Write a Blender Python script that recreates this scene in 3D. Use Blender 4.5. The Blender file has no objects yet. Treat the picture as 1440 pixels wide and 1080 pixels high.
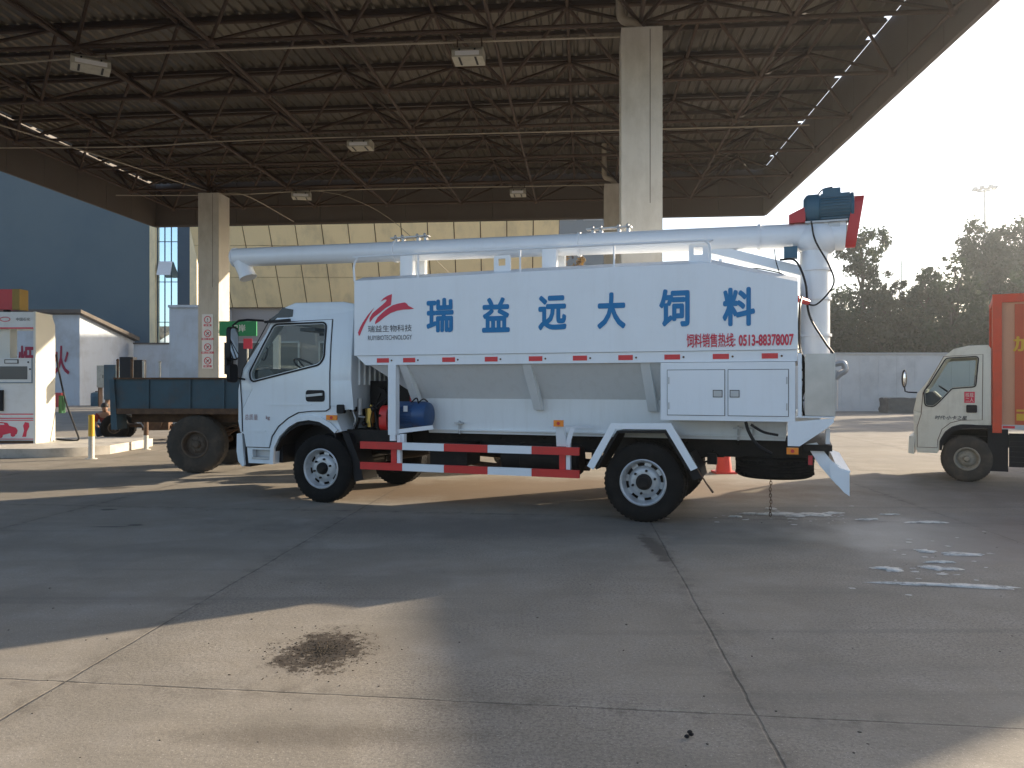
import bpy, bmesh, math, random
from mathutils import Vector, Matrix
from mathutils.geometry import tessellate_polygon
R = math.radians
S = bpy.context.scene
COL = S.collection

# ------------------------------------------------------------ camera, sky, sun, exposure
H = 1.46
cam = bpy.data.objects.new('camera', bpy.data.cameras.new('camera'))
COL.objects.link(cam)
cam.location = (0, 0, H)
cam.rotation_euler = (R(90), 0, 0)
cam.data.sensor_width = 36
cam.data.lens = 27.5
cam.data.clip_end = 3000
S.camera = cam
SUN_AZ, SUN_EL = R(59), R(20)          # azimuth clockwise from +Y
W = bpy.data.worlds.new('World'); S.world = W; W.use_nodes = True
nt = W.node_tree
sky = nt.nodes.new('ShaderNodeTexSky'); sky.sky_type = 'NISHITA'; sky.sun_disc = False
sky.sun_elevation = SUN_EL; sky.sun_rotation = SUN_AZ
sky.air_density = 0.8; sky.dust_density = 1.6; sky.ozone_density = 0.3
bg = nt.nodes['Background']; bg.inputs[1].default_value = 0.11
nt.links.new(sky.outputs[0], bg.inputs[0])
sl = bpy.data.lights.new('sun', 'SUN'); sl.energy = 4.4; sl.angle = R(0.6); sl.color = (1, 0.85, 0.66)
so = bpy.data.objects.new('sun', sl); COL.objects.link(so)
sv = Vector((math.sin(SUN_AZ)*math.cos(SUN_EL), math.cos(SUN_AZ)*math.cos(SUN_EL), math.sin(SUN_EL)))
so.rotation_euler = sv.to_track_quat('Z', 'Y').to_euler()
S.view_settings.view_transform = 'Standard'; S.view_settings.look = 'None'
S.view_settings.gamma = 1; S.view_settings.exposure = 1.32
S.cycles.max_bounces = 8; S.cycles.diffuse_bounces = 4; S.cycles.transparent_max_bounces = 12
S.cycles.use_denoising = True
S.cycles.sample_clamp_indirect = 8

# ------------------------------------------------------------ helpers
def tag(o, label=None, cat=None, group=None, kind=None):
    for k, v in (('label', label), ('category', cat), ('group', group), ('kind', kind)):
        if v: o[k] = v
    return o
def empty(name, loc=(0, 0, 0), rz=0, label=None, cat=None, group=None):
    o = bpy.data.objects.new(name, None); COL.objects.link(o)
    o.location = loc; o.rotation_euler = (0, 0, rz); o.empty_display_size = 0.2
    return tag(o, label, cat, group)
def copy_tree(o, parent=None):
    c = o.copy(); COL.objects.link(c)
    if parent: c.parent = parent
    for ch in [x for x in bpy.data.objects if x.parent == o]: copy_tree(ch, c)
    return c
def NB(): return bmesh.new()
def build(bm, name, m, parent=None, sharp=35, bevel=0, recalc=True):
    if bevel:
        es = [e for e in bm.edges if len(e.link_faces) == 2 and e.calc_face_angle(0) > 0.6]
        bmesh.ops.bevel(bm, geom=es, offset=bevel, segments=2, affect='EDGES', profile=0.5, clamp_overlap=True)
    if recalc: bmesh.ops.recalc_face_normals(bm, faces=bm.faces)
    me = bpy.data.meshes.new(name); bm.to_mesh(me); bm.free()
    for p in me.polygons: p.use_smooth = True
    me.set_sharp_from_angle(angle=R(sharp))
    for mm in (m if isinstance(m, (list, tuple)) else [m]): me.materials.append(mm)
    o = bpy.data.objects.new(name, me); COL.objects.link(o)
    if parent: o.parent = parent
    return o
def box(bm, x0, x1, y0, y1, z0, z1):
    v = [bm.verts.new((x, y, z)) for z in (z0, z1) for y in (y0, y1) for x in (x0, x1)]
    for f in ((0, 2, 3, 1), (4, 5, 7, 6), (0, 1, 5, 4), (2, 6, 7, 3), (0, 4, 6, 2), (1, 3, 7, 5)):
        bm.faces.new([v[i] for i in f])
    return v
def hexa(bm, p):           # 8 points: bottom ring 4, top ring 4
    v = [bm.verts.new(q) for q in p]
    for f in ((3, 2, 1, 0), (4, 5, 6, 7), (0, 1, 5, 4), (1, 2, 6, 5), (2, 3, 7, 6), (3, 0, 4, 7)):
        bm.faces.new([v[i] for i in f])
def frame_of(d):
    d = d.normalized()
    a = Vector((0, 0, 1)) if abs(d.z) < 0.9 else Vector((1, 0, 0))
    u = d.cross(a).normalized(); return u, d.cross(u).normalized()
def tube(bm, pts, r, seg=10, cap=True):
    pts = [Vector(p) for p in pts]; n = len(pts); rings = []
    u = None
    for i, p in enumerate(pts):
        d = (pts[min(i+1, n-1)] - pts[max(i-1, 0)]).normalized()
        if u is None: u, w = frame_of(d)
        else:
            u = (u - d*u.dot(d)).normalized(); w = d.cross(u)
        rr = r[i] if isinstance(r, (list, tuple)) else r
        rings.append([bm.verts.new(p + (u*math.cos(2*math.pi*k/seg) + w*math.sin(2*math.pi*k/seg))*rr) for k in range(seg)])
    for a, b in zip(rings, rings[1:]):
        for k in range(seg): bm.faces.new((a[k], a[(k+1) % seg], b[(k+1) % seg], b[k]))
    if cap:
        bm.faces.new(rings[0][::-1]); bm.faces.new(rings[-1])
def smoothpath(pts, n=8):
    P = [Vector(p) for p in pts]; P = [P[0]*2-P[1]] + P + [P[-1]*2-P[-2]]; out = []
    for i in range(1, len(P)-2):
        a, b, c, d = P[i-1:i+3]
        for k in range(n):
            t = k/n
            out.append(0.5*((2*b) + (c-a)*t + (2*a-5*b+4*c-d)*t*t + (3*b-a-3*c+d)*t**3))
    return out + [P[-2]]
def bar(bm, p0, p1, w, h, up=(0, 0, 1)):      # rectangular bar from p0 to p1
    p0, p1 = Vector(p0), Vector(p1); d = (p1-p0).normalized(); up = Vector(up)
    s = d.cross(up).normalized(); t = s.cross(d)
    hexa(bm, [p + s*a*w/2 + t*b*h/2 for p in (p0, p1) for a, b in ((-1, -1), (1, -1), (1, 1), (-1, 1))])
def lathe(bm, prof, o, axis='y', seg=40, close=False):   # prof: (r, along-axis)
    o = Vector(o); rings = []
    for r, h in prof:
        ring = []
        for k in range(seg):
            a = 2*math.pi*k/seg; c, s = r*math.cos(a), r*math.sin(a)
            q = {'y': (c, h, s), 'x': (h, c, s), 'z': (c, s, h)}[axis]
            ring.append(bm.verts.new(o+Vector(q)))
        rings.append(ring)
    if close: rings.append(rings[0])
    for a, b in zip(rings, rings[1:]):
        for k in range(seg): bm.faces.new((a[k], a[(k+1) % seg], b[(k+1) % seg], b[k]))
    if not close:
        for rg, pr in ((rings[0], prof[0]), (rings[-1], prof[-1])):
            if pr[0] > 1e-4: bm.faces.new(rg)
def poly(bm, pts, y0, y1, holes=(), plane='xz'):   # plate of any outline with holes; thickness from y0 to y1
    loops = [list(pts)] + [list(h) for h in holes]
    flat = [p for l in loops for p in l]
    f3 = {'xz': lambda p, y: (p[0], y, p[1]), 'xy': lambda p, y: (p[0], p[1], y), 'yz': lambda p, y: (y, p[0], p[1])}[plane]
    tris = tessellate_polygon([[Vector((p[0], p[1], 0)) for p in l] for l in loops])
    A = [bm.verts.new(f3(p, y0)) for p in flat]; B = [bm.verts.new(f3(p, y1)) for p in flat]
    fs = []
    for t in tris:
        try: fs.append(bm.faces.new([A[i] for i in t])); fs.append(bm.faces.new([B[i] for i in reversed(t)]))
        except ValueError: pass
    k = 0
    for l in loops:
        n = len(l)
        for i in range(n):
            a, b = k+i, k+(i+1) % n
            bm.faces.new((A[a], A[b], B[b], B[a]))
        k += n
def rounded(pts, r, n=4):
    out = []; m = len(pts)
    for i in range(m):
        p = Vector(pts[i]); a = Vector(pts[i-1]); b = Vector(pts[(i+1) % m])
        da, db = (a-p), (b-p); q = min(r, da.length*0.45, db.length*0.45)
        s, e = p+da.normalized()*q, p+db.normalized()*q
        for k in range(n+1):
            t = k/n; out.append(tuple((1-t)**2*s + 2*t*(1-t)*p + t*t*e))
    return out
def sphere(bm, c, r, sc=(1, 1, 1), u=12, v=8):
    m = Matrix.Translation(Vector(c)) @ Matrix.Diagonal((r*sc[0], r*sc[1], r*sc[2], 1))
    bmesh.ops.create_uvsphere(bm, u_segments=u, v_segments=v, radius=1, matrix=m)
def boolean(o, cutters, op='DIFFERENCE'):
    for c in cutters:
        md = o.modifiers.new('b', 'BOOLEAN'); md.operation = op; md.object = c; md.solver = 'EXACT'
    bpy.context.view_layer.update()
    dg = bpy.context.evaluated_depsgraph_get()
    me = bpy.data.meshes.new_from_object(o.evaluated_get(dg))
    o.modifiers.clear(); o.data = me
    for c in cutters: bpy.data.objects.remove(c)
    return o
_tc = bpy.data.curves.new('lettering_source', 'FONT'); _to = bpy.data.objects.new('lettering_source', _tc); COL.objects.link(_to)
def text(name, s, x0, x1, z0, z1, y, m, parent, bold=0.0, plane='xz', shear=0):
    """lettering fitted into a box; bold strokes are made by laying shifted copies of the glyphs on each other"""
    _tc.body = s; _tc.shear = shear; _tc.resolution_u = 3
    bpy.context.view_layer.update()
    ev = _to.evaluated_get(bpy.context.evaluated_depsgraph_get()); me = bpy.data.meshes.new_from_object(ev)
    co = [v.co.copy() for v in me.vertices]; fc = [tuple(p.vertices) for p in me.polygons]
    ax, bx = min(v.x for v in co)-bold, max(v.x for v in co)+bold; ay, by = min(v.y for v in co)-bold, max(v.y for v in co)+bold
    V, Fc = [], []
    sh = [(0, 0)] if bold < 0.005 else [(bold*math.cos(a), bold*math.sin(a)) for a in [i*math.pi/4 for i in range(8)]]
    for k, (dx, dy) in enumerate(sh):
        n = len(V)
        for v in co:
            a = x0+(v.x+dx-ax)/(bx-ax)*(x1-x0); b = z0+(v.y+dy-ay)/(by-ay)*(z1-z0); yy = y-0.0003*k
            V.append((a, yy, b) if plane == 'xz' else (yy, a, b))
        Fc += [tuple(q+n for q in f) for f in fc]
    me2 = bpy.data.meshes.new(name); me2.from_pydata(V, [], Fc); me2.materials.append(m); bpy.data.meshes.remove(me)
    o = bpy.data.objects.new(name, me2); COL.objects.link(o); o.parent = parent
    return o

# ------------------------------------------------------------ materials
def newmat(name):
    m = bpy.data.materials.new(name); m.use_nodes = True
    return m, m.node_tree, m.node_tree.nodes['Principled BSDF']
def mat(name, col, rough=0.5, metal=0, var=0.12, scale=3.0, bump=0.0, bscale=60, coat=0, dirt=None, dirtamt=0.5, dscale=2.0, stretch=(1, 1, 1)):
    m, t, b = newmat(name); L = t.links.new
    tc = t.nodes.new('ShaderNodeTexCoord'); mp = t.nodes.new('ShaderNodeMapping'); mp.inputs['Scale'].default_value = stretch
    L(tc.outputs['Object'], mp.inputs[0])
    n = t.nodes.new('ShaderNodeTexNoise'); n.inputs['Scale'].default_value = scale; n.inputs['Detail'].default_value = 6
    L(mp.outputs[0], n.inputs['Vector'])
    mx = t.nodes.new('ShaderNodeMix'); mx.data_type = 'RGBA'
    mx.inputs[6].default_value = [c*(1-var) for c in col[:3]]+[1]; mx.inputs[7].default_value = [min(1, c*(1+var)) for c in col[:3]]+[1]
    L(n.outputs[0], mx.inputs[0]); out = mx.outputs[2]
    if dirt:
        n2 = t.nodes.new('ShaderNodeTexNoise'); n2.inputs['Scale'].default_value = dscale; n2.inputs['Detail'].default_value = 8; n2.inputs['Roughness'].default_value = 0.65
        L(mp.outputs[0], n2.inputs['Vector'])
        rp = t.nodes.new('ShaderNodeValToRGB'); rp.color_ramp.elements[0].position = 0.48; rp.color_ramp.elements[1].position = 0.72
        rp.color_ramp.elements[1].color = (dirtamt,)*3+(1,)
        L(n2.outputs[0], rp.inputs[0])
        m2 = t.nodes.new('ShaderNodeMix'); m2.data_type = 'RGBA'; L(rp.outputs[0], m2.inputs[0]); L(out, m2.inputs[6]); m2.inputs[7].default_value = dirt+(1,)
        out = m2.outputs[2]
    L(out, b.inputs['Base Color'])
    b.inputs['Roughness'].default_value = rough; b.inputs['Metallic'].default_value = metal; b.inputs['Coat Weight'].default_value = coat
    b.inputs['Coat Roughness'].default_value = 0.08
    if bump:
        n3 = t.nodes.new('ShaderNodeTexNoise'); n3.inputs['Scale'].default_value = bscale; n3.inputs['Detail'].default_value = 4; L(mp.outputs[0], n3.inputs['Vector'])
        bp = t.nodes.new('ShaderNodeBump'); bp.inputs['Strength'].default_value = bump; bp.inputs['Distance'].default_value = 0.02
        L(n3.outputs[0], bp.inputs['Height']); L(bp.outputs[0], b.inputs['Normal'])
    return m
def glassmat(name, tint=(0.86, 0.89, 0.88), refl=0.08):
    m, t, b = newmat(name); L = t.links.new; t.nodes.remove(b)
    tr = t.nodes.new('ShaderNodeBsdfTransparent'); tr.inputs[0].default_value = tint+(1,)
    gl = t.nodes.new('ShaderNodeBsdfGlossy'); gl.inputs['Roughness'].default_value = 0.02
    lw = t.nodes.new('ShaderNodeLayerWeight'); pw = t.nodes.new('ShaderNodeMath'); pw.operation = 'POWER'; pw.inputs[1].default_value = 4; L(lw.outputs['Facing'], pw.inputs[0])
    fr = t.nodes.new('ShaderNodeMath'); fr.operation = 'MULTIPLY_ADD'; fr.inputs[1].default_value = 0.8; fr.inputs[2].default_value = 0.010; L(pw.outputs[0], fr.inputs[0])
    mx = t.nodes.new('ShaderNodeMixShader'); L(fr.outputs[0], mx.inputs[0]); L(tr.outputs[0], mx.inputs[1]); L(gl.outputs[0], mx.inputs[2])
    L(mx.outputs[0], t.nodes['Material Output'].inputs[0]); return m
M = {}
M['white'] = mat('white_truck_paint', (0.80, 0.83, 0.86), 0.38, var=0.03, scale=1.2, coat=0.25, bump=0.03, bscale=3, dirt=(0.5, 0.5, 0.48), dirtamt=0.12, dscale=1.1)
def streaks(m, amt):
    t = m.node_tree; b = t.nodes['Principled BSDF']; src = b.inputs['Base Color'].links[0].from_socket
    tc = t.nodes.new('ShaderNodeTexCoord'); mp = t.nodes.new('ShaderNodeMapping'); mp.inputs['Scale'].default_value = (7, 7, 0.5); t.links.new(tc.outputs['Object'], mp.inputs[0])
    n = t.nodes.new('ShaderNodeTexNoise'); n.inputs['Scale'].default_value = 1.6; n.inputs['Detail'].default_value = 7; n.inputs['Roughness'].default_value = 0.7; t.links.new(mp.outputs[0], n.inputs['Vector'])
    r = t.nodes.new('ShaderNodeMapRange'); r.inputs[1].default_value = 0.5; r.inputs[2].default_value = 0.75; r.inputs[4].default_value = amt; t.links.new(n.outputs[0], r.inputs[0])
    mx = t.nodes.new('ShaderNodeMix'); mx.data_type = 'RGBA'; mx.inputs[7].default_value = (0.36, 0.33, 0.27, 1); t.links.new(r.outputs[0], mx.inputs[0]); t.links.new(src, mx.inputs[6]); t.links.new(mx.outputs[2], b.inputs['Base Color'])
streaks(M['white'], 0.07)
M['cab'] = mat('white_cab_paint', (0.70, 0.75, 0.78), 0.28, var=0.02, scale=1, coat=0.5, dirt=(0.45, 0.44, 0.4), dirtamt=0.12, dscale=1.5)
M['hop'] = mat('white_hopper_paint', (0.76, 0.78, 0.78), 0.42, var=0.02, scale=1.2, bump=0.02, bscale=3, dirt=(0.5, 0.48, 0.42), dirtamt=0.10, dscale=1.2)
streaks(M['hop'], 0.14); streaks(M['cab'], 0.12)
M['black'] = mat('black_plastic', (0.012, 0.012, 0.014), 0.5, var=0.2)
M['chas'] = mat('black_chassis', (0.011, 0.010, 0.010), 0.55, var=0.3, dirt=(0.04, 0.034, 0.026), dirtamt=0.5, dscale=6)
M['tyre'] = mat('tyre_rubber', (0.008, 0.008, 0.008), 0.85, var=0.2, scale=8, dirt=(0.035, 0.032, 0.028), dirtamt=0.4, dscale=7, bump=0.1, bscale=50)
M['dtyre'] = mat('dusty_tyre', (0.055, 0.047, 0.038), 0.9, var=0.25, scale=6, dirt=(0.13, 0.10, 0.07), dirtamt=0.7, dscale=5, bump=0.3, bscale=40)
for _k in ('tyre', 'chas', 'black'): M[_k].node_tree.nodes['Principled BSDF'].inputs['Specular IOR Level'].default_value = 0.2
M['rim'] = mat('silver_rim', (0.50, 0.51, 0.52), 0.42, metal=0.35, var=0.08, dirt=(0.2, 0.18, 0.15), dirtamt=0.4, dscale=9)
M['drim'] = mat('dirty_rim', (0.12, 0.09, 0.065), 0.8, var=0.3, scale=12)
M['crim'] = mat('dusty_cream_rim', (0.33, 0.30, 0.24), 0.7, var=0.2, scale=12, dirt=(0.12, 0.09, 0.06), dirtamt=0.7, dscale=12)
M['red'] = mat('red_paint', (0.62, 0.025, 0.02), 0.4, var=0.08, scale=2, dirt=(0.3, 0.05, 0.04), dirtamt=0.3, dscale=5)
M['tape'] = mat('red_reflective_tape', (0.65, 0.02, 0.03), 0.3, var=0.05)
M['barw'] = mat('white_reflective_bar', (0.78, 0.80, 0.82), 0.35, var=0.03)
M['blue'] = mat('blue_motor_paint', (0.014, 0.065, 0.18), 0.4, var=0.12, dirt=(0.04, 0.06, 0.08), dirtamt=0.4, dscale=9)
M['teal'] = mat('dark_teal_motor', (0.03, 0.11, 0.17), 0.5, var=0.15)
M['grd'] = mat('belt_guard_red', (0.50, 0.03, 0.035), 0.45, var=0.1)
M['steel'] = mat('stainless_steel', (0.42, 0.41, 0.40), 0.36, metal=0.8, var=0.3, scale=5, bump=0.04, bscale=8)
M['galv'] = mat('galvanised_steel', (0.45, 0.46, 0.47), 0.45, metal=0.6, var=0.1, scale=9)
M['brass'] = mat('brass', (0.55, 0.38, 0.10), 0.35, metal=0.8, var=0.2, scale=20)
M['amber'] = mat('amber_lens', (0.85, 0.25, 0.02), 0.25, var=0.1)
M['lblue'] = mat('blue_lettering', (0.006, 0.18, 0.42), 0.6, var=0.03)
M['lred'] = mat('crimson_lettering', (0.62, 0.02, 0.06), 0.4, var=0.05)
M['lblk'] = mat('black_lettering', (0.03, 0.03, 0.04), 0.5, var=0.05)
M['navyv'] = mat('dark_smoked_visor', (0.012, 0.022, 0.035), 0.25)
M['faint'] = mat('faint_grey_red_lettering', (0.30, 0.16, 0.17), 0.5)
M['glass'] = glassmat('cab_glass')
M['seat'] = mat('grey_seat_cloth', (0.10, 0.10, 0.11), 0.9, var=0.15)
M['dash'] = mat('grey_dashboard', (0.09, 0.10, 0.11), 0.7, var=0.1)
M['mirror'] = mat('mirror_glass', (0.75, 0.78, 0.8), 0.03, metal=1, var=0.01)
M['orange'] = mat('orange_red_frame', (0.62, 0.07, 0.02), 0.5, var=0.12, scale=3, dirt=(0.35, 0.08, 0.04), dirtamt=0.5, dscale=4)
M['panelo'] = mat('orange_panel', (0.50, 0.09, 0.03), 0.5, var=0.1)
M['panelp'] = mat('faded_peach_panel', (0.55, 0.28, 0.16), 0.5, var=0.1)
M['yel'] = mat('yellow_paint', (0.60, 0.36, 0.02), 0.5, var=0.08)
M['cream'] = mat('cream_cab_paint', (0.66, 0.64, 0.55), 0.4, var=0.05, coat=0.2, dirt=(0.32, 0.28, 0.2), dirtamt=0.35, dscale=3)
M['trl'] = mat('weathered_teal_trailer', (0.055, 0.10, 0.125), 0.75, var=0.25, scale=3, dirt=(0.09, 0.08, 0.07), dirtamt=0.7, dscale=3.5, bump=0.15, bscale=12)
M['rust'] = mat('rusty_steel', (0.10, 0.055, 0.03), 0.8, var=0.4, scale=9, dirt=(0.18, 0.10, 0.05), dirtamt=0.7, dscale=9)
M['truss'] = mat('rusty_brown_truss', (0.055, 0.030, 0.017), 0.65, var=0.35, scale=1.4)
M['purlin'] = mat('dark_purlin', (0.055, 0.036, 0.026), 0.65, var=0.25, scale=1.2)
M['fascia'] = mat('grey_brown_fascia', (0.115, 0.095, 0.078), 0.6, var=0.12, scale=0.7, dirt=(0.10, 0.07, 0.05), dirtamt=0.5, dscale=1.2)
M['ltrim'] = mat('fitting_casing', (0.42, 0.40, 0.33), 0.5, var=0.1, scale=6, dirt=(0.2, 0.17, 0.12), dirtamt=0.5, dscale=7)
M['conduit'] = mat('pale_conduit', (0.36, 0.31, 0.24), 0.5, var=0.15)
M['colm'] = mat('painted_column', (0.54, 0.51, 0.45), 0.8, var=0.06, scale=2.5, dirt=(0.25, 0.215, 0.165), dirtamt=0.5, dscale=1.8, bump=0.15, bscale=18, stretch=(1, 1, 0.5))
M['ochre'] = mat('faded_ochre', (0.30, 0.19, 0.03), 0.6, var=0.1)
M['curb'] = mat('island_kerb', (0.50, 0.47, 0.42), 0.85, var=0.1, dirt=(0.22, 0.2, 0.17), dirtamt=0.6, dscale=4, bump=0.2)
M['disp'] = mat('dispenser_white', (0.66, 0.68, 0.68), 0.45, var=0.04, dirt=(0.45, 0.42, 0.34), dirtamt=0.25, dscale=4)
M['disp2'] = mat('dispenser_cream_pillar', (0.66, 0.66, 0.60), 0.5, var=0.04)
M['lcd'] = mat('dark_display', (0.06, 0.07, 0.085), 0.15, var=0.1)
M['green'] = mat('green_sign', (0.01, 0.24, 0.08), 0.45, var=0.08)
M['dgreen'] = mat('dark_green', (0.01, 0.10, 0.03), 0.5)
M['signw'] = mat('white_sign', (0.72, 0.72, 0.72), 0.5, var=0.04)
M['wallw'] = mat('whitewashed_wall', (0.50, 0.54, 0.58), 0.9, var=0.06, scale=0.4, dirt=(0.26, 0.25, 0.23), dirtamt=0.55, dscale=0.5, bump=0.1)
M['shedr'] = mat('mouldy_eave', (0.12, 0.10, 0.08), 0.9, var=0.4, scale=1.5)
M['bblue'] = mat('blue_grey_render', (0.108, 0.15, 0.172), 0.85, var=0.06, scale=0.12, dirt=(0.065, 0.11, 0.145), dirtamt=0.6, dscale=0.15)
M['beige'] = mat('cream_cladding', (0.90, 0.74, 0.45), 0.5, var=0.07, scale=0.6, dirt=(0.42, 0.36, 0.24), dirtamt=0.6, dscale=0.55, stretch=(1.6, 1, 0.7))
M['joint'] = mat('dark_joint', (0.10, 0.05, 0.025), 0.8, var=0.2)
M['shopw'] = mat('grey_pink_render', (0.36, 0.34, 0.33), 0.85, var=0.07, scale=0.8)
M['hoard'] = mat('grey_hoarding', (0.60, 0.59, 0.57), 0.7, var=0.05, scale=0.5, dirt=(0.2, 0.2, 0.2), dirtamt=0.3, dscale=0.8)
M['stone'] = mat('dark_stone', (0.13, 0.125, 0.11), 0.95, var=0.35, scale=4, bump=0.5, bscale=9)
M['bldg'] = mat('slate_grey_render', (0.17, 0.20, 0.22), 0.8, var=0.08, scale=0.3)
M['dkblue'] = mat('navy_cladding', (0.02, 0.05, 0.085), 0.4, var=0.1)
M['pole'] = mat('pole_grey', (0.40, 0.42, 0.43), 0.5, var=0.1)
M['skin'] = mat('skin', (0.30, 0.17, 0.11), 0.6, var=0.05)
M['hair'] = mat('black_hair', (0.012, 0.01, 0.01), 0.6, var=0.1)
M['shirt'] = mat('dark_red_shirt', (0.22, 0.03, 0.025), 0.9, var=0.15)
M['jean'] = mat('blue_jeans', (0.03, 0.06, 0.12), 0.9, var=0.15)
M['trunk'] = mat('bark', (0.07, 0.055, 0.04), 0.95, var=0.3, scale=3)
M['cone'] = mat('cone_red', (0.60, 0.05, 0.035), 0.5, var=0.1)
M['barrel'] = mat('blue_barrel', (0.03, 0.09, 0.13), 0.5, var=0.15)
M['bollw'] = mat('bollard_white', (0.62, 0.60, 0.54), 0.6, var=0.08, dirt=(0.3, 0.25, 0.18), dirtamt=0.5, dscale=9)
M['skyglass'], _t, _b = newmat('curtain_wall_glass')
_b.inputs['Base Color'].default_value = (0.16, 0.24, 0.27, 1); _b.inputs['Metallic'].default_value = 1; _b.inputs['Roughness'].default_value = 0.02
_b.inputs['Base Color'].default_value = (0.7, 0.85, 0.9, 1)
streaks(M['cream'], 0.35); streaks(M['bblue'], 0.03); streaks(M['colm'], 0.35); streaks(M['wallw'], 0.3)
def leafmat(name, c):
    m, t, b = newmat(name); L = t.links.new
    oi = t.nodes.new('ShaderNodeTexCoord'); n = t.nodes.new('ShaderNodeTexNoise'); n.inputs['Scale'].default_value = 0.9; n.inputs['Detail'].default_value = 5
    L(oi.outputs['Object'], n.inputs['Vector'])
    mx = t.nodes.new('ShaderNodeMix'); mx.data_type = 'RGBA'; mx.inputs[6].default_value = (c[0]*0.6, c[1]*0.6, c[2]*0.6, 1); mx.inputs[7].default_value = (c[0]*1.7, c[1]*1.5, c[2]*1.2, 1)
    L(n.outputs[0], mx.inputs[0]); L(mx.outputs[2], b.inputs['Base Color']); b.inputs['Roughness'].default_value = 0.6
    tr = t.nodes.new('ShaderNodeBsdfTranslucent'); L(mx.outputs[2], tr.inputs[0])
    ms = t.nodes.new('ShaderNodeMixShader'); ms.inputs[0].default_value = 0.35
    L(b.outputs[0], ms.inputs[1]); L(tr.outputs[0], ms.inputs[2]); L(ms.outputs[0], t.nodes['Material Output'].inputs[0])
    return m
M['leaf'] = leafmat('leaf_green', (0.032, 0.058, 0.026)); M['leaf2'] = leafmat('leaf_olive', (0.048, 0.06, 0.028)); M['leafa'] = leafmat('leaf_autumn', (0.24, 0.16, 0.04))

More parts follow.
